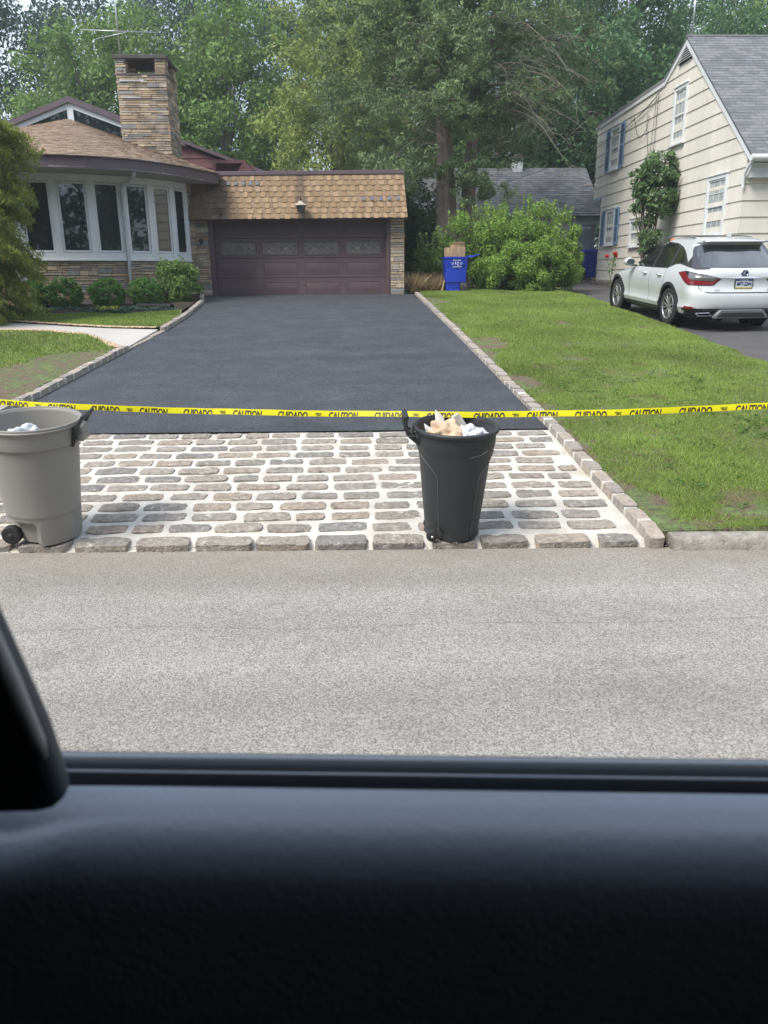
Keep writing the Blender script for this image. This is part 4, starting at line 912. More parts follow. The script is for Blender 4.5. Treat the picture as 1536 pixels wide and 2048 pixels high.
shrub('leafy_shrub', 'loose light green shrub with long leaves by the drain pipe and garage', 'shrub', (-4.30,20.25,zz(-4.3,20.2,.0)), (.58,.55,.52), m_lf_mid, 56, 9000, .10, 70, .16, .3, lob=.18, aspect=.35)
# laceleaf maple at the left edge
rng = np.random.default_rng(77)
MP = thing('maple_tree', 'weeping laceleaf maple with olive and rust foliage at the left edge', 'tree', (-7.95,16.1,zz(-7,16.1,0)))
mb = MB(); cc = []
for k in range(26):
    a = rng.random()*6.28; L = rng.uniform(.6,1.3); h = rng.uniform(2.2,3.5)
    pts = [(0,0,-.05),(math.cos(a)*L*.2,math.sin(a)*L*.2,h*.4),(math.cos(a)*L*.55,math.sin(a)*L*.55,h*.85),(math.cos(a)*L*.9,math.sin(a)*L*.9,h),(math.cos(a)*L*1.1,math.sin(a)*L*1.1,h*.9)]
    mb.tube(pts, [.07,.05,.03,.018,.008], 6)
mb.build('trunk', m_bark, MP, smooth=True)
V = []
for k in range(1650):
    # shingled tiers of drooping leaf pads over a dome
    h = rng.random()**.8; a = rng.random()*2*math.pi
    rad = 1.70*math.sqrt(max(0, 1-(h**5)))*(.74+.34*h**.4)*(1+.13*math.sin(a*3+h*9)+.08*math.sin(h*26+a*2)); rad *= rng.uniform(.72,1.02)
    c = np.array((math.cos(a)*rad, math.sin(a)*rad*.9, -.05+h*4.5))
    outd = np.array((math.cos(a), math.sin(a), -.55)); outd /= np.linalg.norm(outd)
    pts = np.array([c+outd*s for s in np.linspace(-.22,.26,5)])
    V.append(leaf_quads(rng, pts, 22, np.full(5,.11), .115, .16, droop=.55, up=.25, flat=.6))
leafmesh('foliage', np.concatenate(V), m_lf_map, MP)
# tall shrub against the cream wall
rng = np.random.default_rng(78)
TS = thing('wall_shrub', 'tall multi stemmed glossy leaved shrub growing against the cream siding', 'shrub', (8.40,22.4,zz(8.4,22.4)))
mb = MB(); tips = []
for k in range(17):
    a = rng.random()*6.28; L = rng.uniform(.2,.6); h = rng.uniform(2.0,3.2); ph = rng.random()*6
    pts = [(math.cos(a)*L*(q**1.3)+.05*math.sin(q*6+ph), math.sin(a)*L*.6*(q**1.3)+.05*math.cos(q*5+ph), h*q-.05) for q in np.linspace(0,1,8)]
    mb.tube(pts, [.026*(1-.7*i/7) for i in range(8)], 6); tips += pts[4:]
mb.build('stem', m_bark, TS, smooth=True)
C = np.concatenate([clumps(rng, (0,0,2.72), (.78,.5,.80), 125, .35, 3, lob=.3), clumps(rng, (0,0,1.5), (.35,.3,.7), 22, .2, 4)])
leafmesh('foliage', leaf_quads(rng, C, 42, .20, .15, .36, droop=.4, up=.6, flat=.6), m_lf_rhod, TS)
mb = MB(); vn = [(.62,.35,2.6),(.78,.42,3.1),(.72,.45,3.5),(.85,.48,3.9)]; mb.tube(vn, .01, 5); o = mb.build('vine', m_bark, TS)
leafmesh('vine_leaves', leaf_quads(rng, np.array([v for a, b in zip(vn, vn[1:]) for v in np.linspace(a, b, 4)]), 5, .07, .11, .6), m_lf_rhod, TS)
# climbing yard plants beside the rear corner bin, roses near the car
shrub('small_shrub', 'small dark shrub beside the rear corner of the cream house', 'shrub', (8.3,29.6,zz(8.3,29.6)), (.45,.4,.55), m_lf_dark, 61, 3000, .08, 30, .15)
def rose(label, base, h, col, n, seed, nm):
    rng = np.random.default_rng(seed); t = thing('rose_plant', label, 'plant', base, 0, None); mb = MB(); tips = []
    for k in range(n):
        a = rng.random()*6.28; p = (math.cos(a)*.16, math.sin(a)*.12, h*rng.uniform(.85,1.05)); mb.tube([(0,0,0),(p[0]*.3,p[1]*.3,h*.5),p], .008, 5); tips.append(p)
    mb.build('stem', m_lf_mid, t)
    fl = MB()
    for p in tips:
        for j in range(7):
            a = j*.9; fl.lathe([(.0,-.02),(.035,0),(.045,.03),(.03,.05)], 7, (p[0]+.03*math.cos(a), p[1]+.03*math.sin(a), p[2]+.01*j-.02))
    fl.build('blossom', M(nm, col, .6, vary=(20,.2)), t)
    leafmesh('leaves', leaf_quads(rng, np.array([np.array(p)*np.array((.6,.6,q)) for p in tips for q in (.5,.7,.9)]), 7, .10, .08, .5), m_lf_mid, t)
rose('red roses on thin stems beside the cream wall, ahead of the white car', (8.45,25.6,zz(8.4,25.6)), .95, (.55,.03,.05), 4, 3, 'rose_red')
rose('orange flowers against the cream wall just above the roof of the white car', (8.62,21.0,zz(8.5,21)), 1.42, (.75,.16,.03), 3, 4, 'rose_orange')
# bare branch in front of the grey roof at the right edge
t = thing('bare_tree', 'bare twiggy branches crossing the grey roof at the right edge', 'tree', (11.6,17.2,zz(11,17)))
rng = np.random.default_rng(5); mb = MB()
mb.tube([(0,0,0),(.05,0,1.5),(0,.0,3),(-.1,0,4.2),(-.25,0,5.2)], [.09,.08,.06,.045,.02], 8)
def tw(o, d, L, r, n):
    pts = limb(o, d, L, r, rng.uniform(.1,.5), .15, 7, .10, mb)
    if n:
        for j in range(4): tw(pts[rng.integers(2,7)], (d[0]+rng.normal()*.6, rng.normal()*.4, rng.normal()*.35), L*.55, r*.55, n-1)
for z in (3.1,3.4,3.7,4.0,4.4): tw((-.02,0,z), (-1, rng.normal()*.3, .1), rng.uniform(.9,1.5), .018, 2); tw((0,0,z), (1, .2, .1), 1.2, .02, 1)
mb.build('branches', m_lf_dead, t)
# ------------------------------------------------------------------ grass blades, weeds, ground cover
m_gr = M('grass_blade', (.1,.16,.04), .6, island=[(0,(.17,.265,.048)),(.5,(.24,.35,.068)),(1,(.34,.385,.14))], vary=(.8,.28,5), trans=.25, spec=.25, spots=[(1.3,(.20,.19,.08),.60,.78)])
m_straw = M('dry_grass', (.4,.28,.14), .8, island=[(0,(.52,.40,.22)),(1,(.40,.29,.15))])
from mathutils.geometry import tessellate_polygon
def inpoly(P, X, Y):
    r = np.zeros(len(X), bool); j = len(P)-1
    for i in range(len(P)):
        xi, yi = P[i]; xj, yj = P[j]; c = ((yi > Y) != (yj > Y)) & (X < (xj-xi)*(Y-yi)/(yj-yi+1e-12)+xi); r ^= c; j = i
    return r
def grass(name, poly, n, seed, h=.045, w=.007, off=.07, bare=None, mat=None, near=4.6, label='', lawn=False):
    rng = np.random.default_rng(seed); xs = [p[0] for p in poly]; ys = [p[1] for p in poly]
    out = []
    m = n*3; Y = near+(max(ys)-near)*rng.random(m)**1.9; Y = np.where(Y < min(ys), min(ys)+rng.random(m)*(max(ys)-min(ys)), Y)
    X = rng.uniform(min(xs), max(xs), m); k = inpoly(poly, X, Y); X, Y = X[k], Y[k]
    # patchiness: bare soil where a noise field is low
    nf = np.array([noise.noise(Vector((x*1.1, y*1.1, seed)))+.5*noise.noise(Vector((x*3.1, y*3.1, seed+4))) for x, y in zip(X, Y)])
    th = np.full(len(X), -.68)
    if bare is not None: th = th+bare(X, Y)
    keep = nf > th+rng.normal(size=len(X))*.12; X, Y, nf = X[keep][:n], Y[keep][:n], nf[keep][:n]
    sc = np.clip(Y/7, 1, 2.6); Z = np.interp(Y+np.where(Y < 8, .04*X, 0), PY, PZ)
    Z = np.array([(lawnz(x, y) if lawn else z+off)+.03*noise.noise(Vector((x*1.3, y*1.3, 3))) for x, y, z in zip(X, Y, Z)])-.006
    N = len(X); hh = h*(.6+.8*rng.random(N))*(1+.5*nf)*(.85+.15*sc); a = rng.random(N)*6.28; ww = w*sc*(.7+.6*rng.random(N))
    lx, ly = rng.normal(size=N)*hh*.55, rng.normal(size=N)*hh*.55
    V = np.stack([np.stack([X-np.cos(a)*ww, Y-np.sin(a)*ww, Z-.005], 1), np.stack([X+np.cos(a)*ww, Y+np.sin(a)*ww, Z-.005], 1), np.stack([X+lx, Y+ly, Z+hh], 1)], 1)
    o = fast(name, V.reshape(-1,3), np.arange(N*3).reshape(N,3), mat or m_gr); kind(o, 'stuff', label); return o
def bareR(X, Y):
    b = .85*np.exp(-(X-2.02)*5.5)+.75*np.exp(-((X-2.9)**2/.15+(Y-6.2)**2/.12))+.75*np.exp(-((X-3.55)**2/.05+(Y-5.75)**2/.10))+.8*np.exp(-((X-2.25)**2/.06+(Y-9.6)**2/.9))+.8*np.exp(-((X-2.25)**2/.09+(Y-12.3)**2/.5))+.5*np.exp(-((X-2.15)**2/.06+(Y-5.3)**2/.1))
    return b*1.1
LP = [(2.02,4.73),(5.6,4.57)]+NL[1:]+[(6.6,23.6),(2.05,23.6),(2.02,22.4),(1.98,14),(2.0,7.4)]
grass('lawn_grass', LP, 620000, 1, .028, .0034, .06, bareR, lawn=True, label='green lawn right of the driveway with worn patches')
def bareL(X, Y):
    return 1.5*np.exp(-((X+3.9)**2/.9+(Y-9.6)**2/4.5))+.7*np.exp(-(-3.5-X)*2.5)+.35*np.exp(-((X+4.6)**2/2+(Y-8.2)**2/2))
grass('left_grass', [(-9,6),(-3.95,6),(-3.83,7.4),(-3.71,9),(-3.6,12.2),(-3.95,12.85),(-4.6,13.85),(-5.6,14.45),(-7.5,14.65),(-9,14.7)], 130000, 2, .032, .006, .07, bareL, near=6, label='patchy grass left of the driveway')
grass('upper_grass', [(-3.6,14.9),(-4.5,15.05),(-5.2,15.4),(-6.6,16.15),(-8,16.45),(-10,16.5),(-10,18.0),(-7.2,17.55),(-5.5,17.3),(-4.2,17.45),(-3.75,17.8),(-3.6,17)], 60000, 3, .03, .006, .06, lambda X, Y: .35*np.exp(-(-3.5-X)*1.2), near=14.8, label='strip of grass between the walkway and the planting bed')
# clover and broad weeds on the near right lawn
rng = np.random.default_rng(9); pts = []
for k in range(420):
    x, y = 3.6+rng.random()*2.0, 4.8+rng.random()**1.3*2.6
    if x > 5.5: continue
    pts.append((x, y, max(ter(x,y)+.075, .125)))
for k in range(220):
    x, y = 2.4+rng.random()*2.6, 5+rng.random()*5; pts.append((x, y, max(ter(x,y)+.075, .125)))
kind(leafmesh('clover', leaf_quads(rng, np.array(pts), 22, .075, .026, .6, up=1.6, flat=.25), leafmat('clover_leaf', (.085,.17,.03), (.15,.25,.05), vs=2), None), 'stuff', 'low clover and weeds in the near lawn')
pts = []; 
for k in range(330):
    x = -8.5+rng.random()*4.7; y = 17.55+rng.random()*.75+(.25 if x > -4.6 else 0)
    if noise.noise(Vector((x*1.2, y*1.5, 2))) > -.08: pts.append((x, y, zz(x,y,.10)))
kind(leafmesh('ground_cover', leaf_quads(rng, np.array(pts), 26, .13, .055, .5, up=1., flat=.35), m_lf_blue, None), 'stuff', 'low grey green ground cover along the planting bed')
rose_y = shrub('chartreuse_plant', 'small yellow green plant in the planting bed', 'plant', (-5.25,17.75,zz(-5.25,17.75)), (.22,.12,.06), M('chartreuse_leaf', (.42,.45,.05), .6, trans=.2), 70, 500, .06, 12, .06)
grass('dry_weeds', [(1.75,22.7),(2.75,22.9),(2.75,24.2),(1.75,24.6)], 2600, 6, .34, .008, .05, lambda X, Y: 0*X-.5, m_straw, 22.7, 'tall dry tan weeds beside the garage corner')
# tan gravel strips along the walk
def scatter_stones(name, path, w_, n, size, mat, seed, label):
    rng = np.random.default_rng(seed); P = [Vector((a,b,0)) for a, b in path]; V = []; F = []
    for k in range(n):
        p = interp(P, rng.random()); x, y = p.x+rng.normal()*w_, p.y+rng.normal()*w_; z = zz(x,y,.075); s = size*(.5+rng.random())
        o = len(V)
        for d in ((1,0,0),(-1,0,0),(0,1,0),(0,-1,0),(0,0,.7),(0,0,-.7)): V.append((x+d[0]*s*rng.uniform(.8,1.2), y+d[1]*s*rng.uniform(.7,1.2), z+d[2]*s))
        F += [(o,o+2,o+4),(o+2,o+1,o+4),(o+1,o+3,o+4),(o+3,o,o+4),(o+2,o,o+5),(o+1,o+2,o+5),(o+3,o+1,o+5),(o,o+3,o+5)]
    kind(fast(name, np.array(V), np.array(F), mat), 'stuff', label)
scatter_stones('walk_gravel', [(-3.62,12.4),(-4.0,12.95),(-4.65,13.95),(-5.6,14.55),(-7.5,14.75),(-9,14.8)], .045, 2600, .016, M('gravel', (.5,.36,.22), .9, island=[(0,(.50,.34,.19)),(.5,(.62,.5,.36)),(1,(.33,.22,.13))]), 1, 'tan gravel strip along the front of the walkway')
scatter_stones('walk_gravel', [(-3.58,14.75),(-4.45,14.95),(-5.2,15.3),(-6.6,16.05),(-8,16.35)], .035, 1500, .016, MATS['gravel'], 2, 'tan gravel strip along the back of the walkway')
scatter_stones('road_grit', [(-2.6,4.72),(1.9,4.56),(3.2,4.5)], .05, 260, .006, m_cob, 3, 'loose grit lying along the cobble edge')

# woods across the road, behind the viewer: seen only as reflections
rng = np.random.default_rng(99)
C = np.array([(rng.uniform(-60,60), -22-rng.random()*5, rng.random()**.8*19) for k in range(2300)]+[(44+rng.random()*6, rng.uniform(-30,34), rng.random()**.8*13) for k in range(520)])
o = kind(leafmesh('woods_across_road', leaf_quads(rng, C, 34, 1.6, .75), m_lf_dark, None), 'stuff', 'leafy woods across the road behind the viewer')

HZ = MB(); HZ.box(-175, 175, -65, 215, -3, 27)  # scattering volume added to lift the dark greens, standing in for glass glare
hz = bpy.data.materials.new('glare_veil'); hz.use_nodes = True; n = hz.node_tree; n.nodes.clear()
ov_ = n.nodes.new('ShaderNodeOutputMaterial'); pv = n.nodes.new('ShaderNodeVolumePrincipled'); pv.inputs['Color'].default_value = (.86,.93,1,1); pv.inputs['Density'].default_value = .0014; pv.inputs['Anisotropy'].default_value = .2
n.links.new(pv.outputs[0], ov_.inputs['Volume']); kind(HZ.build('glare_veil', hz), 'stuff', 'thin pale volume added over the street and woods to imitate window glare')
# ------------------------------------------------------------------ white SUV
m_pearl = M('pearl_white_paint', (.56,.58,.595), .22, coat=1.0, spec=.5)
m_blkpl = M('black_plastic', (.022,.023,.025), .5, vary=(8,.1))
m_gloss = M('gloss_black', (.012,.013,.015), .12, coat=.6)
m_tint = M('privacy_glass', (.010,.012,.014), .025, spec=1.0, coat=1); m_tint.node_tree.nodes['Principled BSDF'].inputs['Coat IOR'].default_value = 2.1
m_ptrim = M('pillar_trim_grey', (.045,.043,.05), .3, coat=.4)
m_red = M('tail_lamp_red', (.20,.008,.014), .12, coat=1.0, vary=(30,.25)); m_clear = M('tail_lamp_smoke', (.13,.12,.12), .1, coat=1, vary=(25,.4))
m_chrome = M('chrome', (.75,.77,.80), .12, metal=1); m_tyre = M('tyre_rubber', (.022,.022,.023), .8, vary=(20,.15), bump=(60,.002))
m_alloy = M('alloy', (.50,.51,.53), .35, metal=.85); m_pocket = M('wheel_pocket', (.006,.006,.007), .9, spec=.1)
m_grey = M('grey_skid', (.17,.18,.19), .4, metal=.3)
ZR = [.20,.26,.30,.36,.42,.46,.52,.60,.68,.72,.76,.82,.88,.94,.98,1.02,1.06,1.10,1.14,1.20,1.28,1.36,1.44,1.51,1.56,1.59,1.62,1.645,1.67,1.69,1.70,1.705]
def T1(z, a, b): return float(np.interp(z, a, b))
def sr(z): return T1(z, [.2,.3,.42,.46,.60,.70,.74,.80,.90,.97,1.0,1.06,1.10,1.14,1.2,1.3,1.4,1.5,1.56,1.585,1.61,1.63,1.67,1.69,1.705], [.26,.10,.02,.0,-.01,.01,.05,.075,.09,.075,.09,.10,.13,.19,.25,.36,.47,.57,.62,.55,.50,.54,.75,1.1,1.5])
def sf(z): return T1(z, [.2,.45,.7,.8,.88,.95,1.02,1.08,1.14,1.3,1.45,1.58,1.66,1.70,1.705], [4.72,4.88,4.87,4.78,4.55,4.2,3.8,3.52,3.36,3.03,2.72,2.38,2.1,1.8,1.75])
def WW(z): return T1(z, [.2,.26,.30,.36,.42,.50,.58,.7,.8,.9,.98,1.04,1.10,1.16,1.2,1.3,1.4,1.5,1.56,1.62,1.66,1.69,1.705], [.76,.84,.90,.925,.945,.920,.925,.942,.946,.940,.925,.905,.872,.842,.822,.778,.733,.690,.662,.635,.56,.40,.15])
def peri(z, n1=16, n2=90):
    """points (t,s) from the rear centre round the corner along the side to the front centre"""
    a, b, W = sr(z), sf(z), WW(z); Rr = .42 if z < 1.12 else .34; Rf = .95 if z < 1.12 else .5; Rf = min(Rf, (b-a)*.4); Rr = min(Rr, (b-a)*.4); p = 3.0 if z < 1.12 else 3.6
    P = []
    for i in range(n1+1):
        f = math.pi/2*(i/n1); P.append((W*math.sin(f)**(2/p), a+Rr*(1-math.cos(f)**(2/p))))
    for i in range(1, n2): s = a+Rr+(b-Rf-a-Rr)*i/n2; P.append((W, s))
    for i in range(n1+1):
        f = math.pi/2*(1-i/n1); P.append((W*math.sin(f)**(2/2.4), b-Rf*(1-math.cos(f)**(2/2.4))))
    out = []
    for t, s in P:
        bulge = (.016*math.exp(-((s-1.1)/.42)**2)+.012*math.exp(-((s-3.89)/.42)**2))*max(0, 1-abs(z-.62)/.45) if t > W*.9 else 0
        nip = -.02*math.exp(-((s-2.45)/.8)**2)*max(0, 1-abs(z-.55)/.25) if t > W*.9 else 0
        out.append((t+bulge+nip, s))
    return out
def perip(z, q, eps=.004):
    """point at arc length q from the rear centre"""
    P = peri(z); d = 0
    for (t0, s0), (t1, s1) in zip(P, P[1:]):
        l = math.hypot(t1-t0, s1-s0)
        if d+l >= q and l > 1e-9:
            f = (q-d)/l; t, s = t0+(t1-t0)*f, s0+(s1-s0)*f; nx, ny = (s1-s0)/l, -(t1-t0)/l
            return (t+nx*eps, s+ny*eps, z)
        d += l
    return (P[-1][0], P[-1][1], z)
def sidep(s, z, eps=.004):
    P = peri(z); best = None
    for (t0, s0), (t1, s1) in zip(P[6:-6], P[7:-5]):
        if s0 <= s <= s1 and s1 > s0: f = (s-s0)/(s1-s0); return (t0+(t1-t0)*f+eps, s, z)
    return (WW(z)+eps if sr(z) < s < sf(z) else P[6][0], s, z)
CAR = bpy.data.objects.new('parked_suv', None); COL.objects.link(CAR)
tag(CAR, 'white suv with dark tinted glass parked on the neighbouring driveway', 'car')
CAR.scale = (1,1,.975); CAR.location = (7.20, 14.3, prof(14.3)-.065); CAR.rotation_euler = (math.atan(.0595), 0, R(1.6))
mats = [m_pearl, m_blkpl]; mb = MB(); rows = [peri(z) for z in ZR]; m = len(rows[0])
def inarch(s, z): return any((s-c)**2+(z-.385)**2 < .435**2 for c in (1.1, 3.89))
for side in (-1, 1):
    V = [(side*t, s, z) for z, r in zip(ZR, rows) for t, s in r]; o = len(mb.v); mb.v += V
    for i in range(len(ZR)-1):
        for k in range(m-1):
            idx = (i*m+k, i*m+k+1, (i+1)*m+k+1, (i+1)*m+k); ce = [sum(V[j][d] for j in idx)/4 for d in range(3)]
            if abs(ce[0]) > .7 and inarch(ce[1], ce[2]): continue
            mb.f.append(tuple(o+j for j in idx))
            low = ce[2] < .31 or (ce[2] < .44 and ce[1] < .45) ; mb.mi.append(1 if low else 0)
# roof cap and floor
n = len(mb.v); mb.v += [(-s_*t, s, ZR[-1]) for s_ in (1,) for t, s in rows[-1]]+[(t, s, ZR[-1]) for t, s in rows[-1][::-1]]; mb.f.append(tuple(range(n, len(mb.v)))); mb.mi.append(0)
n = len(mb.v); mb.v += [(-t*.98, s, ZR[0]) for t, s in rows[0]]+[(t*.98, s, ZR[0]) for t, s in rows[0][::-1]]; mb.f.append(tuple(range(n, len(mb.v)))); mb.mi.append(1)
me_o = mb.build('body', mats, CAR, smooth=True)
bm = bmesh.new(); bm.from_mesh(me_o.data); bmesh.ops.remove_doubles(bm, verts=bm.verts, dist=.0008); bmesh.ops.recalc_face_normals(bm, faces=bm.faces); bm.to_mesh(me_o.data); bm.free(); me_o.data.set_sharp_from_angle(angle=R(32))
# inner liner so that the arches are dark
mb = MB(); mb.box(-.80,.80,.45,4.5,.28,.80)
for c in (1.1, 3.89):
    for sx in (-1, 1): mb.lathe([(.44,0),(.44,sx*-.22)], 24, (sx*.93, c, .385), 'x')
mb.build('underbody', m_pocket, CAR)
def patch_side(name, sa, mat, zb, zt, eps=.006, n=8, both=True, par=None):
    for side in ((-1, 1) if both else (-1,)):
        mb = MB()
        rows = []
        for s in sa:
            b, t = zb(s), zt(s); rows.append([(side*sidep(s, b+(t-b)*k/n, eps)[0], s, b+(t-b)*k/n) for k in range(n+1)])
        mb.grid(rows); o = mb.build(name, mat, par or CAR, smooth=True)
    return o
gz_b = lambda s: float(np.interp(s, [.75,.95,1.15,1.38,1.6,3.3], [1.21,1.21,1.19,1.115,1.105,1.075]))
gz_t = lambda s: float(np.interp(s, [.72,.85,1.0,1.2,1.5,1.9,2.3,2.6,2.9,3.1,3.28], [1.24,1.31,1.40,1.48,1.545,1.565,1.55,1.48,1.335,1.22,1.10]))
patch_side('window_surround', np.linspace(.72,3.28,44), m_ptrim, lambda s: gz_b(s)-.014, lambda s: max(gz_t(s)+.016, gz_b(s)+.01), .005)
patch_side('front_side_window', np.linspace(2.16,3.24,20), m_tint, lambda s: gz_b(s)+.005, lambda s: max(gz_t(s)-.012, gz_b(s)+.006), .009)
patch_side('rear_side_window', np.linspace(1.40,2.08,14), m_tint, lambda s: gz_b(s)+.005, lambda s: gz_t(s)-.012, .009)
patch_side('quarter_window', np.linspace(.86,1.30,10), m_tint, lambda s: gz_b(s)+.006, lambda s: gz_t(s)-.014, .009)
patch_side('beltline_trim', np.linspace(1.40,3.26,24), m_chrome, lambda s: gz_b(s)-.016, lambda s: gz_b(s)-.004, .010, 2)
def patch_rear(name, qa, mat, zb, zt, eps=.006, n=8, both=True, par=None):
    if qa[0] == 0: qa = [-q for q in qa[:0:-1]]+list(qa); both = False
    for side in ((-1, 1) if both else (1,)):
        rows = []; mb = MB()
        for q in qa:
            b, t = zb(abs(q)), zt(abs(q)); r = []; sg = side*(-1 if q < 0 else 1)
            for k in range(n+1): z = b+(t-b)*k/n; p = perip(z, abs(q), eps); r.append((sg*p[0], p[1], z))
            rows.append(r)
        mb.grid(rows); o = mb.build(name, mat, par or CAR, smooth=True)
    return o
# floating D pillar trim from the rear glass to the quarter window
patch_rear('pillar_trim', np.linspace(.60,1.50,18), m_ptrim, lambda q: float(np.interp(q, [.6,.85,1.5], [1.13,1.125,1.20])), lambda q: float(np.interp(q, [.6,.80,.86,1.1,1.5], [1.55,1.50,1.34,1.22,1.27])), .005)
patch_rear('rear_window', np.linspace(0,.74,18), m_tint, lambda q: 1.145+.01*q, lambda q: 1.545 if q < .6 else 1.545-(q-.6)*.5, .008)
patch_rear('tailgate_seam', np.linspace(0,.80,14), m_blkpl, lambda q: .705+ (max(0, q-.62)**2)*2.2, lambda q: .718+(max(0, q-.62)**2)*2.2+.0, .003, 2)
mb = MB()
for side in (-1, 1):
    mb.tube([(side*perip(z, .80, .002)[0], perip(z, .80, .002)[1], z) for z in np.linspace(.78,1.10,8)], .005, 5)
    for pts in ([(2.11, z) for z in np.linspace(.42,1.09,8)], [(3.19, z) for z in np.linspace(.42,1.05,8)], [(1.40+.18*max(0,(.85-z))**1.0, z) for z in np.linspace(.80,1.10,6)], [(1.40-.0*z+.10*(i/6), .80-.38*(i/6)) for i in range(7)]):
        mb.tube([(side*sidep(s, z, -.001)[0], s, z) for s, z in pts], .004, 5)
mb.build('door_gap', m_blkpl, CAR)
patch_rear('tail_lamp', np.linspace(.46,1.42,26), m_red, lambda q: float(np.interp(q, [.46,.55,1.0,1.2,1.42], [.955,.845,.845,.93,1.035])), lambda q: float(np.interp(q, [.46,.55,.95,1.15,1.42], [.965,.91,.925,1.07,1.042])), .008)['label'] = 'red wraparound tail lamps'
patch_rear('lamp_lens', np.linspace(.48,1.02,16), m_clear, lambda q: float(np.interp(q, [.46,.55,.95,1.02], [.965,.913,.93,.96])), lambda q: float(np.interp(q, [.46,.55,.8,1.02], [.972,.985,1.035,1.06])), .008)
patch_rear('lamp_trim', np.linspace(.42,1.44,26), m_gloss, lambda q: float(np.interp(q, [.42,.55,1.0,1.2,1.44], [.955,.832,.832,.918,1.030])), lambda q: float(np.interp(q, [.42,.55,.8,1.02,1.15,1.44], [.965,.995,1.048,1.075,1.08,1.045])), .005)
patch_rear('chrome_strip', np.linspace(0,.46,10), m_chrome, lambda q: .972-.02*(q/.46)**2, lambda q: .990-.02*(q/.46)**2, .014, 2)
# plate recess edges, plate, lettering, emblem, badges
def textmesh(name, s, mat, parent, size, M_, ext=.001, shear=0, sx=1.0, bold=0, align='CENTER', cut=None):
    c = bpy.data.curves.new('t', 'FONT'); c.body = s; c.size = size; c.extrude = ext; c.shear = shear; c.offset = bold; c.align_x = align; c.align_y = 'CENTER'; c.resolution_u = 3
    o = bpy.data.objects.new('t', c); COL.objects.link(o); dg = bpy.context.evaluated_depsgraph_get()
    me = bpy.data.meshes.new_from_object(o.evaluated_get(dg)); bpy.data.objects.remove(o)
    me.transform(Matrix.Diagonal((sx,1,1,1)))
    if cut is not None:
        bm = bmesh.new(); bm.from_mesh(me); bmesh.ops.bisect_plane(bm, geom=bm.verts[:]+bm.edges[:]+bm.faces[:], plane_co=(0,cut,0), plane_no=(0,-1,0), clear_outer=True); bm.to_mesh(me); bm.free()
    if M_ is not None: me.transform(M_)
    if mat is None: return me
    me.materials.clear(); me.materials.append(mat); me.name = name
    r = bpy.data.objects.new(name, me); COL.objects.link(r)
    if parent: r.parent = parent
    return r
RP = lambda x, y, z: Matrix.Translation((x, y, z)) @ Matrix.Rotation(R(90), 4, 'X')     # text facing -y
m_plw = M('plate_white', (.62,.68,.72), .4); m_plb = M('plate_blue', (.02,.035,.14), .4); m_ply = M('plate_yellow', (.62,.52,.12), .4)
ys = sr(.86)-.016
mb = MB(); mb.box(-.170,.170,ys-.006,ys+.02,.770,.955); pl = mb.build('number_plate', m_blkpl, CAR, bevel=.004)
mb = MB(); mb.box(-.152,.152,ys-.010,ys-.005,.782,.945); mb.build('plate_face', m_plw, pl)
mb = MB(); mb.box(-.152,.152,ys-.012,ys-.009,.915,.945); mb.build('plate_band', m_plb, pl)
mb = MB(); mb.box(-.152,.152,ys-.012,ys-.009,.782,.806); mb.build('plate_band', m_ply, pl)
textmesh('plate_text', 'MFT-2244', m_plb, pl, .094, RP(0, ys-.012, .862), .0015, sx=.70, bold=.003)
textmesh('plate_text', 'PENNSYLVANIA', m_plw, pl, .026, RP(0, ys-.013, .930), .0006, sx=.9)
ye = sr(1.055)-.012
mb = MB(); mb.lathe([(.060,-.004),(.066,0),(.060,.004),(.054,0),(.060,-.004)], 28, (0,0,0), 'y'); mb.v = [(x*1.12, y, z*.86) for x, y, z in mb.v]
mb.v = [(x, ye-.006+y, 1.058+z) for x, y, z in mb.v]; em = mb.build('emblem', m_chrome, CAR, smooth=True)
mb = MB(); mb.lathe([(0,0),(.062,0)], 28, (0,0,0), 'y'); mb.v = [(x*1.12, ye-.001+y, 1.058+z*.86) for x, y, z in mb.v]; mb.build('emblem_disc', m_plb, em)
mb = MB(); mb.prism([(.004,ye-.010,1.100),(.022,ye-.010,1.096),(-.012,ye-.010,1.046),(.045,ye-.010,1.038),(.035,ye-.010,1.030),(-.040,ye-.010,1.036)], (0,.006,0)); mb.build('emblem_letter', m_chrome, em)
textmesh('badge', 'RX350', m_grey, CAR, .042, RP(.52, sr(.755)-.010, .755), .002, sx=1.2, bold=.001)
textmesh('badge', 'AWD', m_grey, CAR, .036, RP(-.50, sr(.755)-.010, .755), .002, sx=1.1)
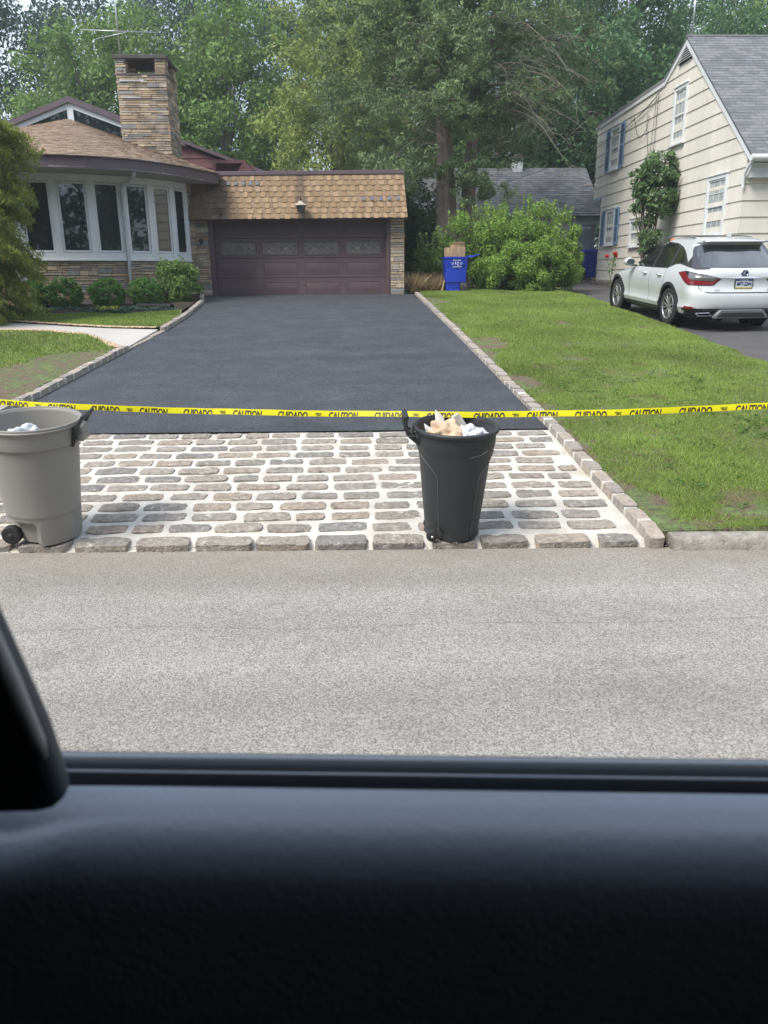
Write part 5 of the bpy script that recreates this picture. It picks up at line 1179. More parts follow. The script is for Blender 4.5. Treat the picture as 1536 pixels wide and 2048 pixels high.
# lower rear: skid, exhaust tips, reflectors
mb = MB(); y0_ = -.015; mb.prism([(-.52,y0_,.24),(.52,y0_,.24),(.50,y0_,.30),(.40,y0_,.405),(-.40,y0_,.405),(-.50,y0_,.30)], (0,.1,0)); mb.build('skid_plate', m_grey, CAR, bevel=.015)
mb = MB(); mb.prism([(-.46,y0_-.012,.27),(.46,y0_-.012,.27),(.38,y0_-.012,.355),(-.38,y0_-.012,.355)], (0,.02,0)); mb.build('skid_inset', m_blkpl, CAR, bevel=.006)
for sx in (-1, 1):
    P = [(.54,.285),(.80,.285),(.86,.345),(.60,.355)]; c = (.70,.318)
    mb = MB(); o = [(sx*a, .02+.06*max(0,a-.6)*2-.012, b) for a, b in P]; i_ = [(sx*(c[0]+(a-c[0])*.84), .02+.06*max(0,a-.6)*2-.016, c[1]+(b-c[1])*.66) for a, b in P]
    for k in range(4): k2 = (k+1) % 4; mb.hexa([o[k],o[k2],i_[k2],i_[k],*[(p[0],p[1]+.05,p[2]) for p in (o[k],o[k2],i_[k2],i_[k])]])
    ex_ = mb.build('exhaust_trim', m_chrome, CAR, bevel=.003); mb = MB(); mb.prism([(p[0],p[1]+.02,p[2]) for p in i_], (0,.04,0)); mb.build('exhaust_opening', m_pocket, ex_)
    mb = MB(); r = []
    for q in np.linspace(.86,1.10,6): b, t = .395, .395+.055*min(1,(q-.84)/.08+.3); r.append([(sx*perip(z, q, .008)[0], perip(z, q, .008)[1], z) for z in np.linspace(b, t, 4)])
    mb.grid(r); mb.build('reflector', m_red, CAR, smooth=True)
mb = MB(); mb.tube([(-.35,.35,.26),(-.28,.28,.24),(-.26,.22,.20)], .045, 10); mb.build('tail_pipe', m_pocket, CAR)
# wheels
WHL = None
def wheel(x, y, sx):
    mb = MB(); prof_ = [(.245,-.10),(.30,-.115),(.345,-.11),(.368,-.085),(.374,-.03),(.374,.03),(.368,.085),(.345,.11),(.30,.115),(.25,.10)]
    mb.lathe(prof_, 48, (x, y, .374), 'x'); w_ = mb.build('wheel', m_tyre, CAR, smooth=True, autosm=50)
    fx = sx*.095
    mb = MB(); mb.lathe([(.0,-sx*.05),(.235,-sx*.05),(.25,sx*.06)], 40, (x, y, .374), 'x'); mb.build('wheel_well', m_pocket, w_)
    mb = MB(); mb.lathe([(.252,sx*.112),(.245,sx*.118),(.232,sx*.108),(.236,sx*.04)], 48, (x, y, .374), 'x')
    for k in range(7):
        a0 = 2*math.pi*k/7
        for da in (-.10, .10):
            a = a0+da*1.0; b = a0+da*1.9; w0, w1 = .013, .012
            c, s = math.cos(a), math.sin(a); c2, s2 = math.cos(b), math.sin(b)
            def pt(cc, ss, r, wd, xo): return (x+xo, y+cc*r-ss*wd, .374+ss*r+cc*wd)
            mb.hexa([pt(c,s,.05,-w0,fx-sx*.028),pt(c,s,.05,w0,fx-sx*.028),pt(c,s,.05,w0,fx-sx*.004),pt(c,s,.05,-w0,fx-sx*.004),
                     pt(c2,s2,.236,-w1,fx-sx*.022),pt(c2,s2,.236,w1,fx-sx*.022),pt(c2,s2,.236,w1,fx+sx*.008),pt(c2,s2,.236,-w1,fx+sx*.008)])
    mb.lathe([(.0,sx*.098),(.03,sx*.098),(.055,sx*.088),(.06,sx*.06)], 20, (x, y, .374), 'x')
    mb.build('rim', m_alloy, w_, smooth=False, bevel=.003); return w_
for sx in (-1, 1):
    for y in (1.1, 3.89): wheel(sx*.815, y, sx)
for sx in (-1, 1):
    for c in (1.1, 3.89):
        rows = []; mb = MB()
        for a in np.linspace(R(-22), R(202), 34):
            r0, r1 = .400, .462; row = []
            for r in (r0, r0, r1, r1):
                s, z = c+math.cos(a)*r, .385+math.sin(a)*r; row.append((s, z))
            x0 = sidep(row[0][0], max(.22,row[0][1]), 0)[0]; x1 = sidep(row[2][0], max(.22,row[2][1]), 0)[0]; xm = max(x0, x1) if c else 0
            rows.append([(sx*(x0-.06), *row[0]), (sx*(x0+.010), *row[1]), (sx*(x1+.010), *row[2]), (sx*(x1-.03), *row[3])])
        mb.grid(rows); mb.build('arch_cladding', m_blkpl, CAR, smooth=True, autosm=50)
mb = MB()
for sx in (-1, 1):
    mb.grid([[(sx*(sidep(s, z, .012)[0]), s, z) for z in (.22,.28,.33,.345)] for s in np.linspace(1.52,3.47,24)])
mb.build('sill_cladding', m_blkpl, CAR, smooth=True)
for sx in (-1, 1):
    mb = MB(); mb.lathe([(0,-.075),(.06,-.07),(.085,-.03),(.09,.02),(.08,.06),(.0,.075)], 20, (0,0,0), 'y'); mb.v = [(sx*(1.04)+p[0]*1.35, 3.02+p[1]*1.0, 1.15+p[2]*1.0) for p in mb.v]
    mi_ = mb.build('mirror', m_pearl, CAR, smooth=True); mb = MB(); mb.box(sx*.86 if sx > 0 else -1.0, sx*1.0 if sx > 0 else -.86, 3.02, 3.10, 1.055, 1.09); mb.prism([(sx*.97,3.0,1.09),(sx*1.03,3.0,1.075),(sx*1.07,3.0,1.09)], (0,.06,0)); mb.build('mirror_foot', m_gloss, mi_, bevel=.008)
    mb = MB(); mb.lathe([(0,0),(.07,0)], 20, (0,0,0), 'y'); mb.v = [(sx*1.04+p[0]*1.32, 2.943, 1.15+p[2]*.98) for p in mb.v]; mb.build('mirror_glass', M('mirror_glass', (.45,.5,.52), .08, metal=.9), mi_)
    for s in (1.62, 2.36):
        z = .955; x0 = sidep(s, z, 0)[0]; mb = MB(); mb.tube([(sx*(x0-.01), s-.10, z), (sx*(x0+.032), s-.075, z), (sx*(x0+.036), s+.06, z), (sx*(x0-.01), s+.10, z)], [.014,.017,.017,.014], 8); mb.build('door_handle', m_pearl, CAR, smooth=True)
    mb = MB(); mb.tube([(sx*(.56), s, float(np.interp(s, [.95,1.1,1.5,2.2,2.45],[1.63,1.675,1.695,1.68,1.63]))) for s in np.linspace(.95,2.45,12)], .016, 8); mb.build('roof_rail', m_grey, CAR, smooth=True)
mb = MB(); mb.prism([(-.008,.78,1.68),(-.008,.98,1.70),(-.008,.86,1.765),(-.008,.80,1.765)], (.016,0,0)); mb.build('aerial_fin', m_pearl, CAR, bevel=.006)
mb = MB(); mb.grid([[(x, sr(1.6)+.02+.03*(x/.6)**2, 1.59), (x, sr(1.6)-.03+.05*(x/.6)**2, 1.60), (x, sr(1.6)-.01+.05*(x/.6)**2, 1.625), (x, .80, 1.675-.06*(x/.6)**2)] for x in np.linspace(-.60,.60,13)]); mb.build('spoiler', m_pearl, CAR, smooth=True, solid=.008)
mb = MB(); mb.box(-.40,.40,1.15,1.95,1.698,1.709); mb.build('sunroof', m_gloss, CAR, bevel=.02)
# ------------------------------------------------------------------ rubbish cans at the kerb
TIL = R(5.2)
m_gcan = M('grey_can_plastic', (.245,.235,.215), .5, vary=(2.2,.05,6), bump=(150,.0006), spots=[(7,(.30,.29,.27),.70,.8)])
m_bcan = M('black_can_plastic', (.026,.030,.033), .5, vary=(2.5,.10,6), bump=(150,.0007), spots=[(9,(.075,.075,.075),.70,.80)])
m_lineg = M('pale_grey_line', (.085,.09,.09), .55)  # grey lighter than the black can body, for its moulded ribs and scuff
def can(name, label, loc, ti):
    t = bpy.data.objects.new(name, None); COL.objects.link(t); tag(t, label, 'trash can', 'wheeled trash cans at the kerb'); t.location = loc; t.rotation_euler = ti; t.scale = (1.02,1.02,1.0); return t
GC = can('trash_can', 'light grey wheeled trash can at the left edge with black handle', (-2.06, 5.02, ter(-2.02,5.02)+.010), (TIL, R(1.6), 0))
def gfn(r, z, a):
    f = math.cos(a-R(228)); k = max(0, f-.62)/.38; 
    if z < .15 and r > .15: r = r-(.055*min(1, k*2.6))*min(1, (.15-z)/.02)
    return r
mb = MB(); mb.lathe([(0,.03),(.12,.0),(.195,.0),(.212,.012),(.217,.05),(.223,.13),(.2265,.180),(.228,.205),(.2295,.207),(.2295,.215),(.246,.40),(.263,.60),(.268,.660),(.286,.668),(.288,.675),(.292,.770),(.300,.778),(.304,.790),(.300,.800),(.290,.802),(.282,.795),(.278,.780),(.270,.66),(.258,.60),(.235,.35),(.20,.04),(.0,.035)], 96, fn=gfn)
mb.build('body', m_gcan, GC, smooth=True, autosm=38)
mb = MB(); mb.lathe([(.288,.803),(.296,.808),(.304,.803),(.302,.796)], 72); mb.lathe([(.300,.776),(.309,.783),(.309,.789),(.302,.792)], 72); mb.build('rim', m_gcan, GC, smooth=True)
for sy in (-1, 1):
    mb = MB(); mb.lathe([(0,-.03),(.04,-.032),(.056,-.03),(.062,-.02),(.062,.02),(.056,.03),(.0,.03)], 32, (-.166, sy*.105-.035, .062), 'y'); w_ = mb.build('wheel', m_tyre, GC, smooth=True, autosm=40)
    mb = MB(); mb.lathe([(0,-.038),(.014,-.037),(.018,-.031),(.038,-.030),(.042,-.034),(.046,-.03)], 24, (-.166, sy*.105-.035, .062), 'y'); mb.build('hub', m_blkpl, w_, smooth=True)
def ribbon(mb, path, wid, th):   # flat bar along path in x,z ; wid along y
    P = [Vector((p[0],0,p[1])) for p in path]; L = []; Rr_ = []
    for i, p in enumerate(P):
        t = (P[min(i+1,len(P)-1)]-P[max(i-1,0)]).normalized(); n = Vector((t.z,0,-t.x)); L.append((p+n*th/2, p-n*th/2))
    rows = []
    for y0, y1 in wid: 
        rows = [[(a.x,y0,a.z),(a.x,y1,a.z),(b.x,y1,b.z),(b.x,y0,b.z),(a.x,y0,a.z)] for a, b in L]; mb.grid(rows)
        for r in (rows[0], rows[-1]): mb.add(r[:4], [(0,1,2,3)])
mb = MB(); ribbon(mb, [(.268,.655),(.283,.68),(.292,.725),(.305,.765),(.328,.805),(.356,.846)], [(-.105,-.07),(.07,.105)], .022); mb.tube([(.353,-.105,.842),(.360,0,.847),(.353,.105,.842)], .012, 10); mb.build('handle', m_blkpl, GC, smooth=True, autosm=40, bevel=.004)
mb = MB(); mb.box(.262,.335,-.07,.07,.675,.725); mb.prism([(.285,-.06,.72),(.335,-.06,.72),(.33,-.06,.775),(.295,-.06,.785)], (0,.12,0)); mb.build('handle_bracket', m_gcan, GC, bevel=.012)
mb = MB(); mb.add([(.248*math.cos(a),.248*math.sin(a)-.0025,z) for a, z in ((R(304),.46),(R(305),.46),(R(305),.63),(R(304),.63))], [(0,1,2,3)])
BC = can('trash_can', 'black wheeled trash can standing on the cobbles at the right', (.655, 4.885, ter(.655,4.885)+.012), (TIL, R(.8), 0))
def bfn(r, z, a):
    # front panel: the wall steps in outside two curved ribs
    if .02 < z < .60 and r > .17:
        da = abs((math.degrees(a)-270+180) % 360-180); lim = 33+max(0, (z-.44)/.15)**1.6*42
        if da > lim: r -= .011*min(1, (da-lim)/3)
    if z < .09 and r > .12: r -= .03*max(0, math.cos(a-R(222))-.75)/.25*min(1, (.09-z)/.015)
    return r
PB = [(0,.025),(.12,0),(.168,.0),(.180,.012),(.184,.05)]+[(.184+(.241-.184)*((z-.05)/.55)**.9, z) for z in np.linspace(.08,.60,18)]+[(.249,.625),(.252,.68),(.254,.712),(.266,.718),(.271,.728),(.268,.740),(.258,.742),(.247,.732),(.244,.70),(.236,.60),(.21,.40),(.178,.04),(0,.03)]
mb = MB(); mb.lathe(PB, 128, fn=bfn); mb.build('body', m_bcan, BC, smooth=True, autosm=35)
mb = MB(); mb.lathe([(.252,.742),(.261,.748),(.270,.743),(.273,.735),(.271,.722),(.264,.716)], 80); mb.build('rim', m_bcan, BC, smooth=True)
def rz(z): return float(np.interp(z, [p[1] for p in PB[4:24]], [p[0] for p in PB[4:24]]))
mb = MB()
for sg in (-1, 1):
    pts = []
    for z in np.linspace(.035,.595,30):
        lim = 33+max(0, (z-.44)/.15)**1.6*42; a = R(270+sg*min(lim, 78)); r = rz(z)+.0005; pts.append((r*math.cos(a), r*math.sin(a), z))
    mb.tube(pts, .0028, 6)
mb.build('moulded_rib', m_lineg, BC, smooth=True)
for sy in (-1, 1):
    mb = MB(); mb.lathe([(0,-.018),(.025,-.02),(.036,-.016),(.038,0),(.036,.016),(0,.018)], 28, (-.142, sy*.105-.04, .038), 'y'); w_ = mb.build('wheel', m_tyre, BC, smooth=True, autosm=40)
    mb = MB(); mb.lathe([(0,-.026),(.008,-.025),(.010,-.018)], 14, (-.142, sy*.105-.04, .038), 'y'); mb.build('hub', m_chrome, w_, smooth=True)
mb = MB(); ribbon(mb, [(-.222,.635),(-.248,.655),(-.300,.700),(-.320,.745),(-.322,.79),(-.318,.815)], [(-.09,-.055),(.055,.09)], .026); mb.box(-.336,-.303,-.09,.09,.798,.822); mb.box(-.31,-.262,-.10,.10,.690,.700); mb.build('handle', m_blkpl, BC, smooth=True, autosm=40, bevel=.005)
mb = MB(); mb.tube([(.13,-.229,.615),(.15,-.222,.628),(.168,-.214,.636)], .0035, 6); mb.tube([(.055,-.250,.600),(.10,-.243,.612),(.13,-.229,.616)], .0016, 5); mb.build('scuff_mark', m_lineg, BC)
# rubbish
def lump(name, label, cat, loc, r, mat, seed, amp=.35, parent=None, freq=2.2, par_rot=None, sub=5):
    bm = bmesh.new(); bmesh.ops.create_icosphere(bm, subdivisions=sub, radius=1)
    for v in bm.verts:
        d = v.co.normalized(); k = 1+amp*noise.noise(d*freq*.8+Vector((seed,0,0)))-amp*.5*abs(noise.noise(d*freq*1.5+Vector((0,seed,0))))-amp*.12*abs(noise.noise(d*freq*4.1+Vector((0,0,seed))))-amp*.07*abs(noise.noise(d*freq*9+Vector((seed,0,seed))))+amp*.35
        v.co = Vector((d.x*r[0], d.y*r[1], d.z*r[2]))*k
    me = bpy.data.meshes.new(name); bm.to_mesh(me); bm.free(); me.polygons.foreach_set('use_smooth', [True]*len(me.polygons)); me.materials.append(mat)
    o = bpy.data.objects.new(name, me); COL.objects.link(o); o.location = loc; tag(o, label, cat); return o
m_plast = M('white_plastic_film', (.72,.75,.78), .35, vary=(9,.08), bump=(14,.03), trans=.15); m_paper = M('crumpled_paper', (.58,.43,.30), .8, vary=(6,.18,6), bump=(9,.05))
lump('plastic_bag', 'crumpled white plastic bag inside the light grey trash can', 'bag', (-2.13,5.02,.655), (.11,.11,.13), m_plast, 3, .5)
lump('paper_bag', 'crumpled brown paper filling the black trash can', 'paper bag', (.62,4.93,.690), (.135,.12,.11), m_paper, 8, .45)
lump('plastic_bag', 'white plastic sheet lying at the right of the black can, under the tube', 'bag', (.76,4.90,.690), (.12,.09,.07), m_plast, 12, .7, freq=3)
# torn white film standing up on the left of the can
def flap(name, label, cat, pts, mat, th=.003):
    mb = MB(); mb.grid(pts); o = mb.build(name, mat, None, smooth=True, solid=th); tag(o, label, cat); return o
flap('plastic_film', 'torn white plastic film standing at the left inside the black can', 'plastic film', [[(.475,4.90,.64),(.485,4.91,.73),(.47,4.91,.80)],[(.53,4.86,.64),(.535,4.87,.715),(.51,4.88,.775)],[(.59,4.82,.64),(.59,4.83,.705),(.565,4.84,.74)],[(.66,4.79,.64),(.66,4.80,.69),(.64,4.81,.715)]], m_plast)
flap('paper_scrap', 'pointed pale paper scrap sticking up past the caution tape', 'paper', [[(.535,5.0,.66),(.555,5.02,.76),(.555,5.03,.868)],[(.58,5.0,.66),(.585,5.0,.76),(.578,5.02,.850)],[(.63,4.98,.66),(.625,5.0,.75),(.61,5.01,.822)]], M('scrap_paper', (.55,.55,.50), .7, vary=(6,.2)))
T_w = tag(MB().build('x', m_paper) if False else bpy.data.objects.new('cardboard_tube', None), 'flat grey and yellow wrapped tube slanting out of the black can', 'tube'); COL.objects.link(T_w); T_w.location = (.76,5.0,.715)
mb = MB(Matrix.Rotation(R(-34), 4, 'Y')); mb.box(-.032,.032,-.018,.018,-.12,.15); mb.build('tube_body', M('wrapper', (.42,.40,.36), .5, vary=(9,.3), spots=[(6,(.65,.50,.12),.55,.6)]), T_w, bevel=.012)
# ------------------------------------------------------------------ caution tape
TP = [(-8,6.26,1.42),(-5,5.84,1.08),(-3.4,5.62,.955),(-2.45,5.48,.895),(-2.09,5.43,.873),(-1.56,5.36,.853),(-1.03,5.28,.843),(-.52,5.21,.834),(-.01,5.14,.832),(.49,5.07,.832),(.98,5.00,.834),(1.46,4.94,.846),(1.93,4.87,.862),(2.30,4.82,.882),(2.65,4.77,.905),(3.4,4.66,.96),(5,4.44,1.12),(8,4.0,1.5)]
tx = [p[0] for p in TP]
def tpt(u): # smooth by averaging interpolation
    f = lambda q, k: float(np.interp(q, tx, [p[k] for p in TP]))
    y = sum(f(u+d, 1) for d in (-.2,-.1,0,.1,.2))/5; z = sum(f(u+d, 2) for d in (-.2,-.1,0,.1,.2))/5
    return Vector((u, y, z+.0016*math.sin(u*6.5)+.0008*math.sin(u*21)))
TT = thing('caution_tape', 'yellow caution tape with black bilingual lettering stretched across the driveway', 'tape', (0,5.14,.832))
inv = Matrix.Translation((0,-5.14,-.832)); HT = .0395
m_yel = M('yellow_tape', (.80,.74,.015), .35, vary=(3,.06), trans=.25); m_ink = M('tape_ink', (.03,.026,.012), .5)
def tmap(u, v, e):   # v from -HT/2 .. HT/2, e outwards (towards the road)
    p = tpt(u); tl = R(16)+R(9)*math.sin(u*1.7+1)+R(6)*math.sin(u*5.3)
    return (p.x, p.y+math.sin(tl)*v-e*math.cos(tl), p.z+math.cos(tl)*v+e*math.sin(tl)*.0)
mb = MB(); US = np.linspace(-7.8, 7.8, 500)
mb.grid([[tmap(u, HT/2, 0), tmap(u, 0, .0006), tmap(u, -HT/2, 0)] for u in US]); o = mb.build('tape_front', m_yel, TT, smooth=True); o.matrix_parent_inverse = inv
mb = MB(); mb.grid([[tmap(u, -HT/2, 0), tmap(u, -.004, -.003), tmap(u, HT/2-.006, -.004)] for u in US]); o = mb.build('tape_fold', m_yel, TT, smooth=True); o.matrix_parent_inverse = inv
def tword(s, uc, size, sx, drop, cut, bold, shear=.18):
    me = textmesh('w', s, None, None, size, None, 0, shear, sx, bold, cut=cut)
    vs = [tmap(uc+v.co.x, HT/2-drop+v.co.y, .0016) for v in me.vertices]; fs = [tuple(p.vertices) for p in me.polygons]
    b = MB(); b.add(vs, fs); o = b.build('lettering', m_ink, TT); o.matrix_parent_inverse = inv
k0 = -.01-.045+.0; per = .652
for k in range(-5, 6):
    u = -.055+k*per
    if abs(u) > 3.3: continue
    tword('CAUTION', u, .066, .66, .0365, -.0005, .0026); tword('CUIDADO', u+.31, .066, .66, .0365, -.0005, .0026)
    tword('RIBBON', u+.485, .011, 1.1, .020, None, .0004); tword('OSHA', u+.487, .014, .9, .0305, None, .0006)
# ------------------------------------------------------------------ blue recycling carts, boxes
m_blue = M('blue_cart_plastic', (.014,.050,.46), .42, vary=(3,.08), bump=(120,.0006)); m_wht = M('cart_print', (.55,.62,.75), .6)
def cart(label, loc, rz_, lid_open, printed):
    t = thing('recycling_cart', label, 'bin', loc, rz_, 'blue recycling carts')
    lv = [(.0,.255,.22),(.06,.262,.225),(.56,.292,.262),(.60,.292,.262),(.66,.312,.29),(.88,.322,.30),(.885,.338,.318),(.93,.342,.322),(.935,.33,.31)]
    rows = []
    for z, a, b in lv:
        rr = .045; pts = []
        for cx, cy, s in ((a-rr,b-rr,0),(-a+rr,b-rr,90),(-a+rr,-b+rr,180),(a-rr,-b+rr,270)):
            for d in (0,30,60,90): q = R(s+d); pts.append((cx+rr*math.cos(q), cy+rr*math.sin(q), z))
        pts.append(pts[0]); rows.append(pts)
    inn = [[(x*.93, y*.93, .93) for x, y, z in rows[-1]], [(x*.85, y*.85, .25) for x, y, z in rows[-1]]]
    mb = MB(); mb.grid(rows+inn); mb.add(rows[0][:-1], [tuple(range(16))]); mb.add(inn[1][:-1], [tuple(range(16))])
    b = mb.build('body', m_blue, t, smooth=True, autosm=30)
    for sy in (-1, 1):
        mb = MB(); mb.lathe([(.0,-.03),(.09,-.03),(.125,-.028),(.13,-.015),(.13,.015),(.125,.028),(0,.03)], 30, (.215, sy*.275, .13), 'y'); w_ = mb.build('wheel', m_tyre, t, smooth=True, autosm=40)
        mb = MB()
        for k in range(6): a = k*math.pi/3; mb.tube([(.215+.02*math.cos(a), sy*.310, .13+.02*math.sin(a)), (.215+.095*math.cos(a), sy*.310, .13+.095*math.sin(a))], .008, 5)
        mb.lathe([(.095,-.004),(.10,0),(.095,.004)], 24, (.215, sy*.308, .13), 'y'); mb.build('hub', m_grey, w_)
    mb = MB()
    if lid_open: mb.hexa([(.33,-.30,.93),(.37,-.30,.90),(.37,.30,.90),(.33,.30,.93),(.66,-.20,1.00),(.66,-.20,.97),(.66,.27,.97),(.66,.27,1.00)])
    else: mb.hexa([(-.36,-.335,.94),(.36,-.335,.94),(.36,.335,.94),(-.36,.335,.94),(-.30,-.28,1.01),(.34,-.28,1.03),(.34,.28,1.03),(-.30,.28,1.01)])
    mb.build('lid', m_blue, t, bevel=.012)
    mb = MB(); mb.tube([(.36,-.22,.93),(.40,-.22,.95),(.40,.22,.95),(.36,.22,.93)], .018, 8); mb.build('handle', m_blue, t, smooth=True)
    if printed:
        yf = -.298
        Rm = lambda x, y, z: Matrix.Translation((x,y,z)) @ Matrix.Rotation(R(88), 4, 'X')
        textmesh('print', 'RECYCLABLES', m_wht, b, .042, Rm(0,yf-.009,.835), .001, sx=.85, bold=.0012)
        textmesh('print', 'CHELTENHAM', m_wht, b, .045, Rm(0,yf-.004,.665), .001, sx=.85, bold=.0012)
        mb = MB()
        for P in ([(-.055,.80),(-.03,.795),(-.02,.755),(-.03,.715),(-.05,.735)],[(-.005,.752),(.02,.79),(.062,.792),(.045,.76)],[(-.008,.742),(.03,.735),(.058,.70),(.06,.685),(.02,.70)]):
            mb.prism([(x, yf-.010, z) for x, z in P], (0,.006,0))
        for cx in (-.118, .118):
            mb.lathe([(.030,-.002),(.034,0),(.030,.002),(.026,0),(.030,-.002)], 20, (cx, yf-.006, .748), 'y')
            for k in range(3): a = R(90+120*k); mb.tube([(cx+.016*math.cos(a-.7), yf-.008, .748+.016*math.sin(a-.7)), (cx+.018*math.cos(a+.5), yf-.008, .748+.018*math.sin(a+.5))], .004, 5)
        mb.build('print', m_wht, b)
    return t
BX_, BY_ = 3.02, 22.72
cart('open blue recycling cart stuffed with cardboard, standing on the lawn', (BX_, BY_, zz(BX_,BY_,.055)), R(3), True, True)
cart('closed blue recycling cart behind the rear corner of the cream house', (9.2, 30.6, zz(9.2,30.6,.04)), R(-80), False, False)
m_card = M('cardboard', (.40,.27,.165), .85, vary=(3,.10), bump=(60,.0015)); m_cardi = M('cardboard_edge', (.50,.37,.24), .85)
def boxy(label, loc, d, rot, flaps=True):
    t = thing('cardboard_box', label, 'cardboard box', loc, 0, 'cardboard boxes in the recycling cart'); t.rotation_euler = rot
    w_, dd, h = d; mb = MB(); mb.box(-w_/2,w_/2,-dd/2,dd/2,0,h); mb.build('box_body', m_card, t, bevel=.004)
    mb = MB(); mb.box(-w_/2-.002,w_/2+.002,-.025,.025,h+.0005,h+.003); mb.box(-.025,.025,-dd/2-.003,-dd/2-.001,h*.72,h); mb.build('packing_tape', m_cardi, t)
    if flaps:
        mb = MB(); mb.hexa([(-w_/2,-dd/2,h-.002),(w_/2,-dd/2,h-.002),(w_/2,-dd/2+.004,h+.004),(-w_/2,-dd/2+.004,h+.004),(-w_/2+.02,-dd/2-.05,h+.06),(w_/2-.02,-dd/2-.05,h+.07),(w_/2-.02,-dd/2-.046,h+.075),(-w_/2+.02,-dd/2-.046,h+.065)]); mb.build('box_flap', m_cardi, t)
    return t
bz = zz(BX_,BY_,.055)
boxy('largest brown box standing upright at the front of the blue cart', (BX_+.03,BY_-.10,bz+.62), (.40,.16,.56), (R(2),R(3),R(5)), False)
boxy('narrow brown box at the left behind the larger box in the cart', (BX_-.17,BY_+.06,bz+.62), (.22,.18,.56), (0,R(-2),R(-8)), False)
boxy('open box lying on top at the back of the blue cart', (BX_+.07,BY_+.12,bz+.99), (.36,.22,.26), (R(-4),R(4),R(10)), True)
t = thing('cardboard_scrap', 'folded cardboard piece leaning against the left side of the blue cart', 'cardboard', (BX_-.33,BY_,bz)); mb = MB(); mb.hexa([(-.05,-.12,0),(-.02,-.12,0),(-.02,.12,0),(-.05,.12,0),(.01,-.12,.30),(.04,-.12,.30),(.04,.12,.28),(.01,.12,.28)]); mb.build('card_sheet', m_cardi, t, bevel=.003)
# corrugated drain pipe in the bed
t = thing('drain_pipe', 'black corrugated drain pipe lying in the planting bed beside the driveway edging', 'pipe', (-3.95,18.05,zz(-3.95,18.05,.13)), R(-38))
mb = MB(); mb.lathe([(.062+(.006 if i % 2 else 0), -.02-i*.02) for i in range(60)], 18, (0,0,0), 'x'); mb.lathe([(.052,-.02),(.052,-.3)], 18, (0,0,0), 'x'); mb.lathe([(.052,-.02),(.062,-.02)], 18, (0,0,0), 'x'); mb.lathe([(0,-.28),(.052,-.28)], 18, (0,0,0), 'x')
mb.build('pipe', m_blkpl, t, smooth=True, autosm=60)
# ------------------------------------------------------------------ the viewer's own car: door, sill, corner trim, cabin
CI = thing('car_interior', 'dark car door and window sill in the foreground, seen from inside the car', 'car', (0,0,0), R(-4.4))
m_vinyl = M('black_vinyl', (.235,.265,.32), .42, vary=(3,.12,6), bump=(150,.0007), spec=.8); 
m_rub = M('window_rubber', (.022,.026,.032), .55); m_trim = M('trim_plastic', (.07,.08,.095), .5, bump=(400,.0003)); m_sillm = M('sill_moulding', (.30,.33,.36), .35, metal=.3)
m_cab = M('cabin_lining', (.10,.09,.09), .9); m_bodyp = M('own_car_paint', (.05,.055,.06), .3, coat=.5)
def extr(mb, prof_, x0, x1, n=1):
    mb.grid([[(x0+(x1-x0)*i/n, y, z) for y, z in prof_] for i in range(n+1)])
E_ = EYE
XL, XR = -.62, .75
mb = MB(); extr(mb, [(.575,E_-.60),(.572,E_-.43),(.566,E_-.397),(.556,E_-.382),(.546,E_-.3755),(.541,E_-.376),(.539,E_-.382),(.538,E_-.41)], XL, XR); mb.build('sill_moulding', m_sillm, CI, smooth=True)
mb = MB(); extr(mb, [(.538,E_-.44),(.530,E_-.393),(.524,E_-.377),(.520,E_-.3750),(.5175,E_-.3745)], XL, XR); extr(mb, [(.5125,E_-.3705),(.509,E_-.374),(.506,E_-.381),(.500,E_-.41)], XL, XR); mb.build('window_seal', m_rub, CI, smooth=True)
mb = MB(); mb.tube([(XL,.5145,E_-.3715),(XR,.5145,E_-.3715)], .0016, 8); mb.build('seal_lip', m_sillm, CI, smooth=True)
pr = [(.500,E_-.392),(.4985,E_-.3745),(.4965,E_-.3715),(.485,E_-.3712),(.475,E_-.3728),(.462,E_-.3775),(.451,E_-.386),(.4435,E_-.398),(.439,E_-.414),(.436,E_-.445),(.433,E_-.52),(.432,E_-.62),(.430,E_-.9)]
# smooth the profile
def smooth_prof(P, n=6):
    out = []
    for i in range(len(P)-1):
        p0 = P[max(i-1,0)]; p1 = P[i]; p2 = P[i+1]; p3 = P[min(i+2,len(P)-1)]
        for k in range(n):
            t = k/n; out.append(tuple(.5*((2*p1[j])+(-p0[j]+p2[j])*t+(2*p0[j]-5*p1[j]+4*p2[j]-p3[j])*t*t+(-p0[j]+3*p1[j]-3*p2[j]+p3[j])*t**3) for j in (0,1)))
    return out+[P[-1]]
sp = smooth_prof(pr)
mb = MB(); rows = []
for i in range(60):
    x = XL+(XR-XL)*i/59; e = .055*math.exp(-max(0, x+.285)/.035) if x > -.285 else .055   # the panel falls away at the front end
    rows.append([(x, y-(e*.0), z-(e*min(1, max(0, (.50-y)/.03))*.35 if x < -.1 else 0)) for y, z in sp])
mb.grid(rows); mb.build('door_panel', m_vinyl, CI, smooth=True)
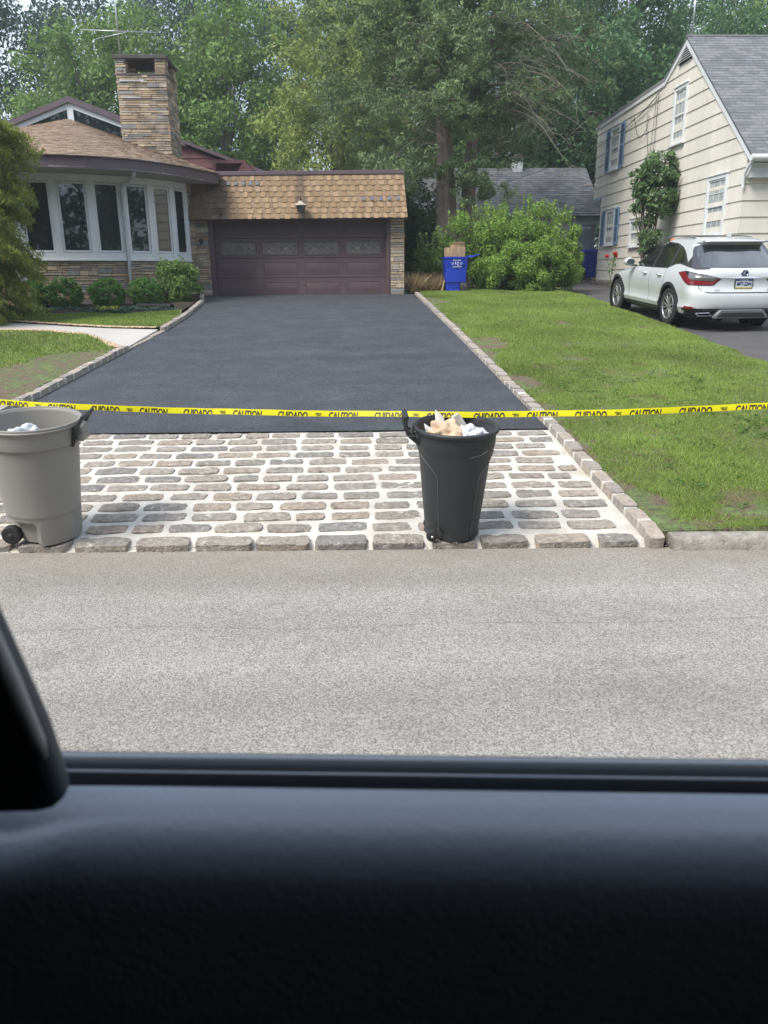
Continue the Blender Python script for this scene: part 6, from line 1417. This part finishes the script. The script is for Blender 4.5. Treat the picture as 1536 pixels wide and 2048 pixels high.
# corner trim (mirror sail) with the window channel strip
out = [(-.305,1.64),(-.283,1.585),(-.275,1.554),(-.264,1.505),(-.251,1.457),(-.241,1.419),(-.2365,1.392),(-.234,1.368),(-.2365,1.362),(-.242,1.357),(-.253,1.354),(-.289,1.352),(-.36,1.348),(-.50,1.335),(-.62,1.33),(-.62,1.64)]
mb = MB(); mb.prism([(x, .452, z) for x, z in out], (0,-.022,0)); mb.build('corner_trim', m_trim, CI, bevel=.008, seg=3)
mb = MB(); mb.tube([(x*.95,.4275,EYE+(z-EYE)*.95) for x, z in ((-.300,1.575),(-.2815,1.505),(-.266,1.447),(-.254,1.398),(-.251,1.386))], [.006,.006,.006,.005,.002], 8); mb.build('channel_strip', M('channel_strip', (.42,.41,.38), .45), CI, smooth=True)
mb = MB(); mb.prism([(-.62,.455,1.60),(-.292,.455,1.60),(-.45,.29,2.08),(-.80,.29,2.08)], (0,-.05,0)); mb.build('front_pillar', m_trim, CI, bevel=.012)
# outer door skin, roof, floor and far side: the closed cabin that keeps the inside dark
mb = MB(); extr(mb, [(.576,E_-.395),(.60,E_-.46),(.625,E_-.62),(.63,E_-.80),(.60,E_-1.05),(.56,E_-1.25),(.54,E_-1.3),(.45,E_-1.3)], -1.3, 1.9, 2); mb.build('door_skin', m_bodyp, CI, smooth=True)
mb = MB()
mb.hexa([(XR,.42,E_-.40),(1.0,.42,E_-.40),(1.0,.55,E_-.40),(XR,.55,E_-.40),(XR,.20,2.10),(1.0,.20,2.10),(1.0,.30,2.10),(XR,.30,2.10)]); mb.box(-1.3,2.0,-1.25,.30,2.12,2.17); mb.box(-1.3,2.0,.22,.30,2.07,2.12)
mb.box(-1.3,2.0,-1.3,.54,E_-1.28,E_-1.22); mb.box(-1.3,2.0,-1.30,-1.25,E_-1.25,1.62); mb.box(-1.3,2.0,-1.30,-1.25,1.94,2.12); mb.box(-1.3,-.4,-1.30,-1.25,1.62,1.94); mb.box(-.1,2.0,-1.30,-1.25,1.62,1.94); mb.box(-1.32,-1.27,-1.25,.54,E_-1.25,2.12); mb.box(1.97,2.02,-1.25,.54,E_-1.25,2.12)
mb.box(1.0,2.0,.44,.54,E_-1.25,E_-.38); mb.hexa([(1.0,.44,E_-.38),(2,.44,E_-.38),(2,.54,E_-.38),(1,.54,E_-.38),(1,.22,2.10),(2,.22,2.10),(2,.30,2.10),(1,.30,2.10)]); mb.box(-1.3,XL,.44,.54,E_-1.25,E_-.38); mb.hexa([(-1.3,.44,E_-.38),(XL,.44,E_-.38),(XL,.54,E_-.38),(-1.3,.54,E_-.38),(-1.3,.22,2.10),(XL-.1,.22,2.10),(XL-.1,.30,2.10),(-1.3,.30,2.10)])
mb.build('cabin_shell', m_cab, CI)
